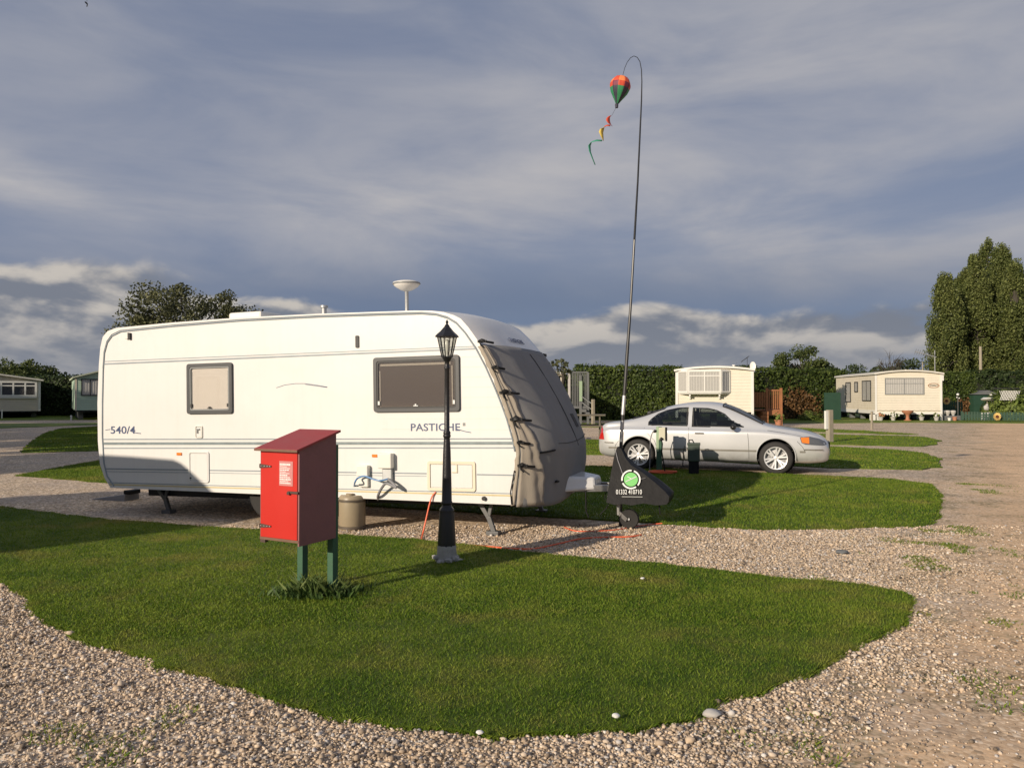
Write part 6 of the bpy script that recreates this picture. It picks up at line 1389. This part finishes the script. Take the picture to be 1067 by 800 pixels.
t = thing('garden_statue', 'small white statue on a plinth behind the picket fence', 'statue', p2(1027.5, 50)); q = MB(); q.bb((-.2, -.1, 0), (.2, .1, HT(429.6, 50))); q.build('plinth', 'home_white', t); q = MB(); q.ico((0, 0, HT(424.8, 50)), .17, 2, (1, .7, 1.1), .12); q.ico((.05, 0, HT(421.8, 50)), .09, 1); q.build('figure', 'stone_pale', t, smooth=True)
t = thing('water_butt', 'narrow white container standing behind the picket fence', 'container', p2(1024, 49.3)); q = MB(); q.lathe([(.11, 0), (.12, .5), (.10, HT(431, 49.3) - .05), (.0001, HT(431, 49.3))], n=12); q.build('butt', 'home_white', t, smooth=True)
t = thing('lattice_panel', 'white lattice panel half hidden in the bushes of the fenced garden', 'trellis', p2(1047, 51.3), R(12)); q = MB(); z0_, z1_ = HT(417, 51.3), HT(407, 51.3)
for k in range(-3, 8): q.bar((k * .13, 0, z0_), (k * .13 + .3, 0, z1_), .028); q.bar((k * .13 + .3, .03, z0_), (k * .13, .03, z1_), .028)
q.build('lattice', 'home_white', t); q = MB(); q.bb((.5, .04, 0), (.56, .1, z1_)); q.build('post', 'timber_grey', t); q = MB(); q.bb((-.45, -.1, z1_ + .12), (1.1, .5, z1_ + .19)); q.build('canopy', 'soffit_dark', t)
t = thing('garden_shed', 'small dark-roofed garden shed behind the bird table', 'shed', p2(1020, 55.5)); q = MB(); q.bb((-.4, 0, 0), (1.5, 1.6, HT(411, 55.5))); q.build('wall', 'paint_green', t); q = MB(); q.prism([(-.5, HT(411, 55.5) + .003), (1.6, HT(411, 55.5) + .003), (.6, HT(406.5, 55.5))], -.1, 1.7); q.build('roof', 'deck_grey', t)

# far-left homes in the shade
Y1 = 55; x1 = X(42, Y1); W1 = 5.4; zf1, zw1 = HT(428, Y1), HT(395.5, Y1)
h1 = home('beige static caravan with a row of white windows, farthest left in the shade', (x1 - W1 * math.cos(R(33)), Y1 - W1 * math.sin(R(33)), 0), R(33), W1, 11, zf1, zw1 - .1, .42, 'boards_beige', curved=False, over=.18)
sc = Y1 / F / 1.17; xl = lambda px: W1 - (42 - px) * sc
q = MB(); q.prism([(xl(-22), HT(413.5, Y1)), (xl(38.5), HT(413.5, Y1)), (xl(38.5), HT(414.8, Y1)), (xl(-22), HT(414.8, Y1))], -.12, 0); q.build('sill', 'home_white', h1)
hwin(h1, I4, xl(-22), xl(38.5), HT(413.3, Y1), HT(397.2, Y1), 'home_white', 5, HT(402, Y1), fr=.13, curt=False, proud=.10)
q = MB(); q.bb((W1 - .12, -.02, zf1), (W1 + .02, -.001, zw1 - .1)); q.build('corner_trim', 'home_white', h1)
Y0 = 50; x0 = X(78.5, Y0); W0 = 3.9; zf0, zw0 = HT(427.5, Y0), HT(393.4, Y0)
h0 = home('pale green boarded static caravan behind the rear end of the touring caravan', (x0, Y0, 0), R(31), W0, 10, zf0, zw0 - .05, .62, 'boards_green', roofm='roof_green', curved=False, over=.16)
sc = Y0 / F / 1.14; xl = lambda px: (px - 78.5) * sc
hwin(h0, I4, xl(84.5), xl(104), HT(412.3, Y0), HT(394.6, Y0), 'soffit_dark', 2, fr=.06)
q = MB(); q.bb((-.02, -.02, zf0), (.08, -.001, zw0 - .05)); q.build('corner_trim', 'boards_beige', h0)
# home and grey decking glimpsed right behind the caravan front
Y4 = 40; x4 = X(552, Y4)
h4 = home('pale static caravan mostly hidden behind the grey front cover of the touring caravan', (x4, Y4 + 2.2, 0), R(0), X(591, Y4) - x4, 9, .7, HT(389, Y4) - .05, .18, 'boards_cream', roofm='home_white')
t = thing('grey_decking', 'grey railed decking with steps beside the half-hidden home behind the caravan', 'decking', (X(591, Y4), Y4, 0)); sc = Y4 / F; xg = lambda px: (px - 591) * sc; zg = lambda py: HT(py, Y4)
q = MB()
for k in range(11): q.bb((xg(592.5 + k * 1.75), 0, zg(424)), (xg(593.4 + k * 1.75), .05, zg(387.5 + k * .2)))
q.build('slats', 'deck_grey', t); q = MB(); q.bb((xg(592), -.02, zg(388.5)), (xg(612.5), .06, zg(387))); q.build('top_rail', 'deck_grey', t); q = MB(); q.bb((xg(592), -.03, zg(425.5)), (xg(613), 1.8, zg(423.5))); q.build('deck', 'deck_grey', t)
for px, py in ((593, 386), (604.8, 391), (612.5, 388)): q = MB(); q.bb((xg(px) - .06, -.08, 0), (xg(px) + .06, .0, zg(py))); q.build('post', 'stone_pale' if px < 600 else 'deck_grey', t)
q = MB(); q.bb((xg(603.5), -.12, zg(418)), (xg(606.5), -.08, zg(397))); q.build('towel', 'pale_green', t)
q = MB()
for dz_ in (0, .3): q.bar((xg(606), -.1, zg(413) - dz_), (xg(618), -.5, zg(422) - dz_), .05)
q.build('handrail', 'deck_grey', t)
q = MB()
for k in range(3): q.bb((xg(606 + k * 3.4), -.5, zg(426 + k * 3.2) - .16), (xg(610 + k * 3.4), .3, zg(426 + k * 3.2)))
q.build('step', 'deck_grey', t)
def post(label, px, py0, py1, wpx, Y, m='timber_grey', name='timber_post'):
    b_ = at(px, py1, Y); t = thing(name, label, 'post', (b_.x, b_.y, 0), R(20), 'timber posts by the pitches'); h_ = at(px, py0, Y).z; w_ = wpx / F * Y * .75; q = MB(); q.box((0, 0, h_ / 2 - .05), (w_, w_, h_ + .1), taper=(.95, .95)); q.build('shaft', m, t, bevel=.012); return t, h_, w_
post('weathered square post at the foot of the grey decking steps', 618, 416, 437, 4, 39.0)
tt_, h_, w_ = post('thick weathered timber post just beyond the bonnet of the silver car', 864.5, 427, 461, 7.5, 26.2)
q = MB(); q.bb((-w_ * .5 - .10, -w_ * .3, h_ - .65), (-w_ * .5 + .0, w_ * .2, h_ - .03)); q.build('side_board', 'home_white', tt_)
post('slim timber post in front of the left corner of the cream home', 908.5, 428.5, 447.5, 2.6, 36)
# picnic table behind the car
Yt = 27.5; c = at(613, 448, Yt); t = thing('picnic_table', 'weathered grey picnic table on the grass between the caravan nose and the car', 'picnic table', (X(606, Yt), Yt, 0), R(-8))
zt = HT(431.5, Yt); mat('timber_dark', (.13, .115, .085), .9, var=.3, vscale=5)
q = MB()
for k in range(5): q.bb((-.85, -.36 + k * .145, zt - .05), (.85, -.225 + k * .145, zt))
q.build('table_top', 'timber_dark', t)
for sy in (-.72, .55):
    q = MB(); q.bb((-.85, sy, zt * .55), (.85, sy + .18, zt * .55 + .045)); q.build('bench', 'timber_dark', t)
for xx in (-.65, .65):
    for s_ in (-1, 1): q = MB(); q.bar((xx, s_ * .22, zt - .06), (xx, s_ * .62, 0.0), .05, .09); q.build('leg', 'timber_dark', t)
    q = MB(); q.bb((xx + .03, -.70, zt * .55 - .08), (xx + .07, .70, zt * .55 - .003)); q.build('cross_bar', 'timber_dark', t)
# small white lights on the grass by the left homes
for px, py, Y, lb in ((2.2, 432, 53, 'short white post in front of the beige home at the far left'), (74.4, 434.2, 50, 'small white garden light on the grass left of the pale green home')):
    t = thing('garden_light', lb, 'garden light', p2(px, Y)); q = MB(); h_ = .55 if px < 10 else .25; q.cyl((0, 0, 0), (0, 0, h_), .05, 8); q.build('stem', 'home_white', t); q = MB(); q.ico((0, 0, h_), .075, 1); q.build('head', 'home_white', t)
# bird in flight
c = at(90, 3.5, 30); q = MB(); q.ico((0, 0, 0), .055, 1, (.6, 2.4, .6)); q.add([(0, .03, .01), (.05, -.05, .01), (.02, .04, .19), (0, .02, .24)], [(0, 1, 2, 3)]); q.add([(0, .03, -.01), (.05, -.05, -.01), (.05, .02, -.12), (.0, .0, -.16)], [(0, 1, 2, 3)]); o_ = q.build('bird', 'chassis'); o_.location = c; tag(o_, 'tiny dark bird flying high in the corner of the sky', 'bird')
# litter and loose bits
for k, (px, py, s_, lb) in enumerate(((669.5, 602.5, .014, 'small white pebble on the front lawn below the flag pole'), (642, 745.5, .016, 'small white pebble near the front edge of the lawn'), (500, 763, .014, 'white pebble at the bottom rim of the front lawn'))):
    q = MB(); p_ = gp(px, py, .05); q.ico((p_.x, p_.y, .052), s_, 2, (1.3, 1, .7), .12); tag(q.build('pebble', 'home_white', smooth=True), lb, 'pebble')
q = MB(); p_ = gp(877, 577); q.ico((p_.x, p_.y, .02), .05, 2, (1.3, 1, .5), .15); tag(q.build('stone', 'deck_grey', smooth=True), 'dark stone lying alone on the pale gravel beyond the front lawn', 'stone')
q = MB(); p_ = gp(741, 747); q.ico((p_.x, p_.y, .02), .035, 2, (1.3, 1, .6), .15); tag(q.build('stone', 'stone_pale', smooth=True), 'grey stone at the near right rim of the front lawn', 'stone')
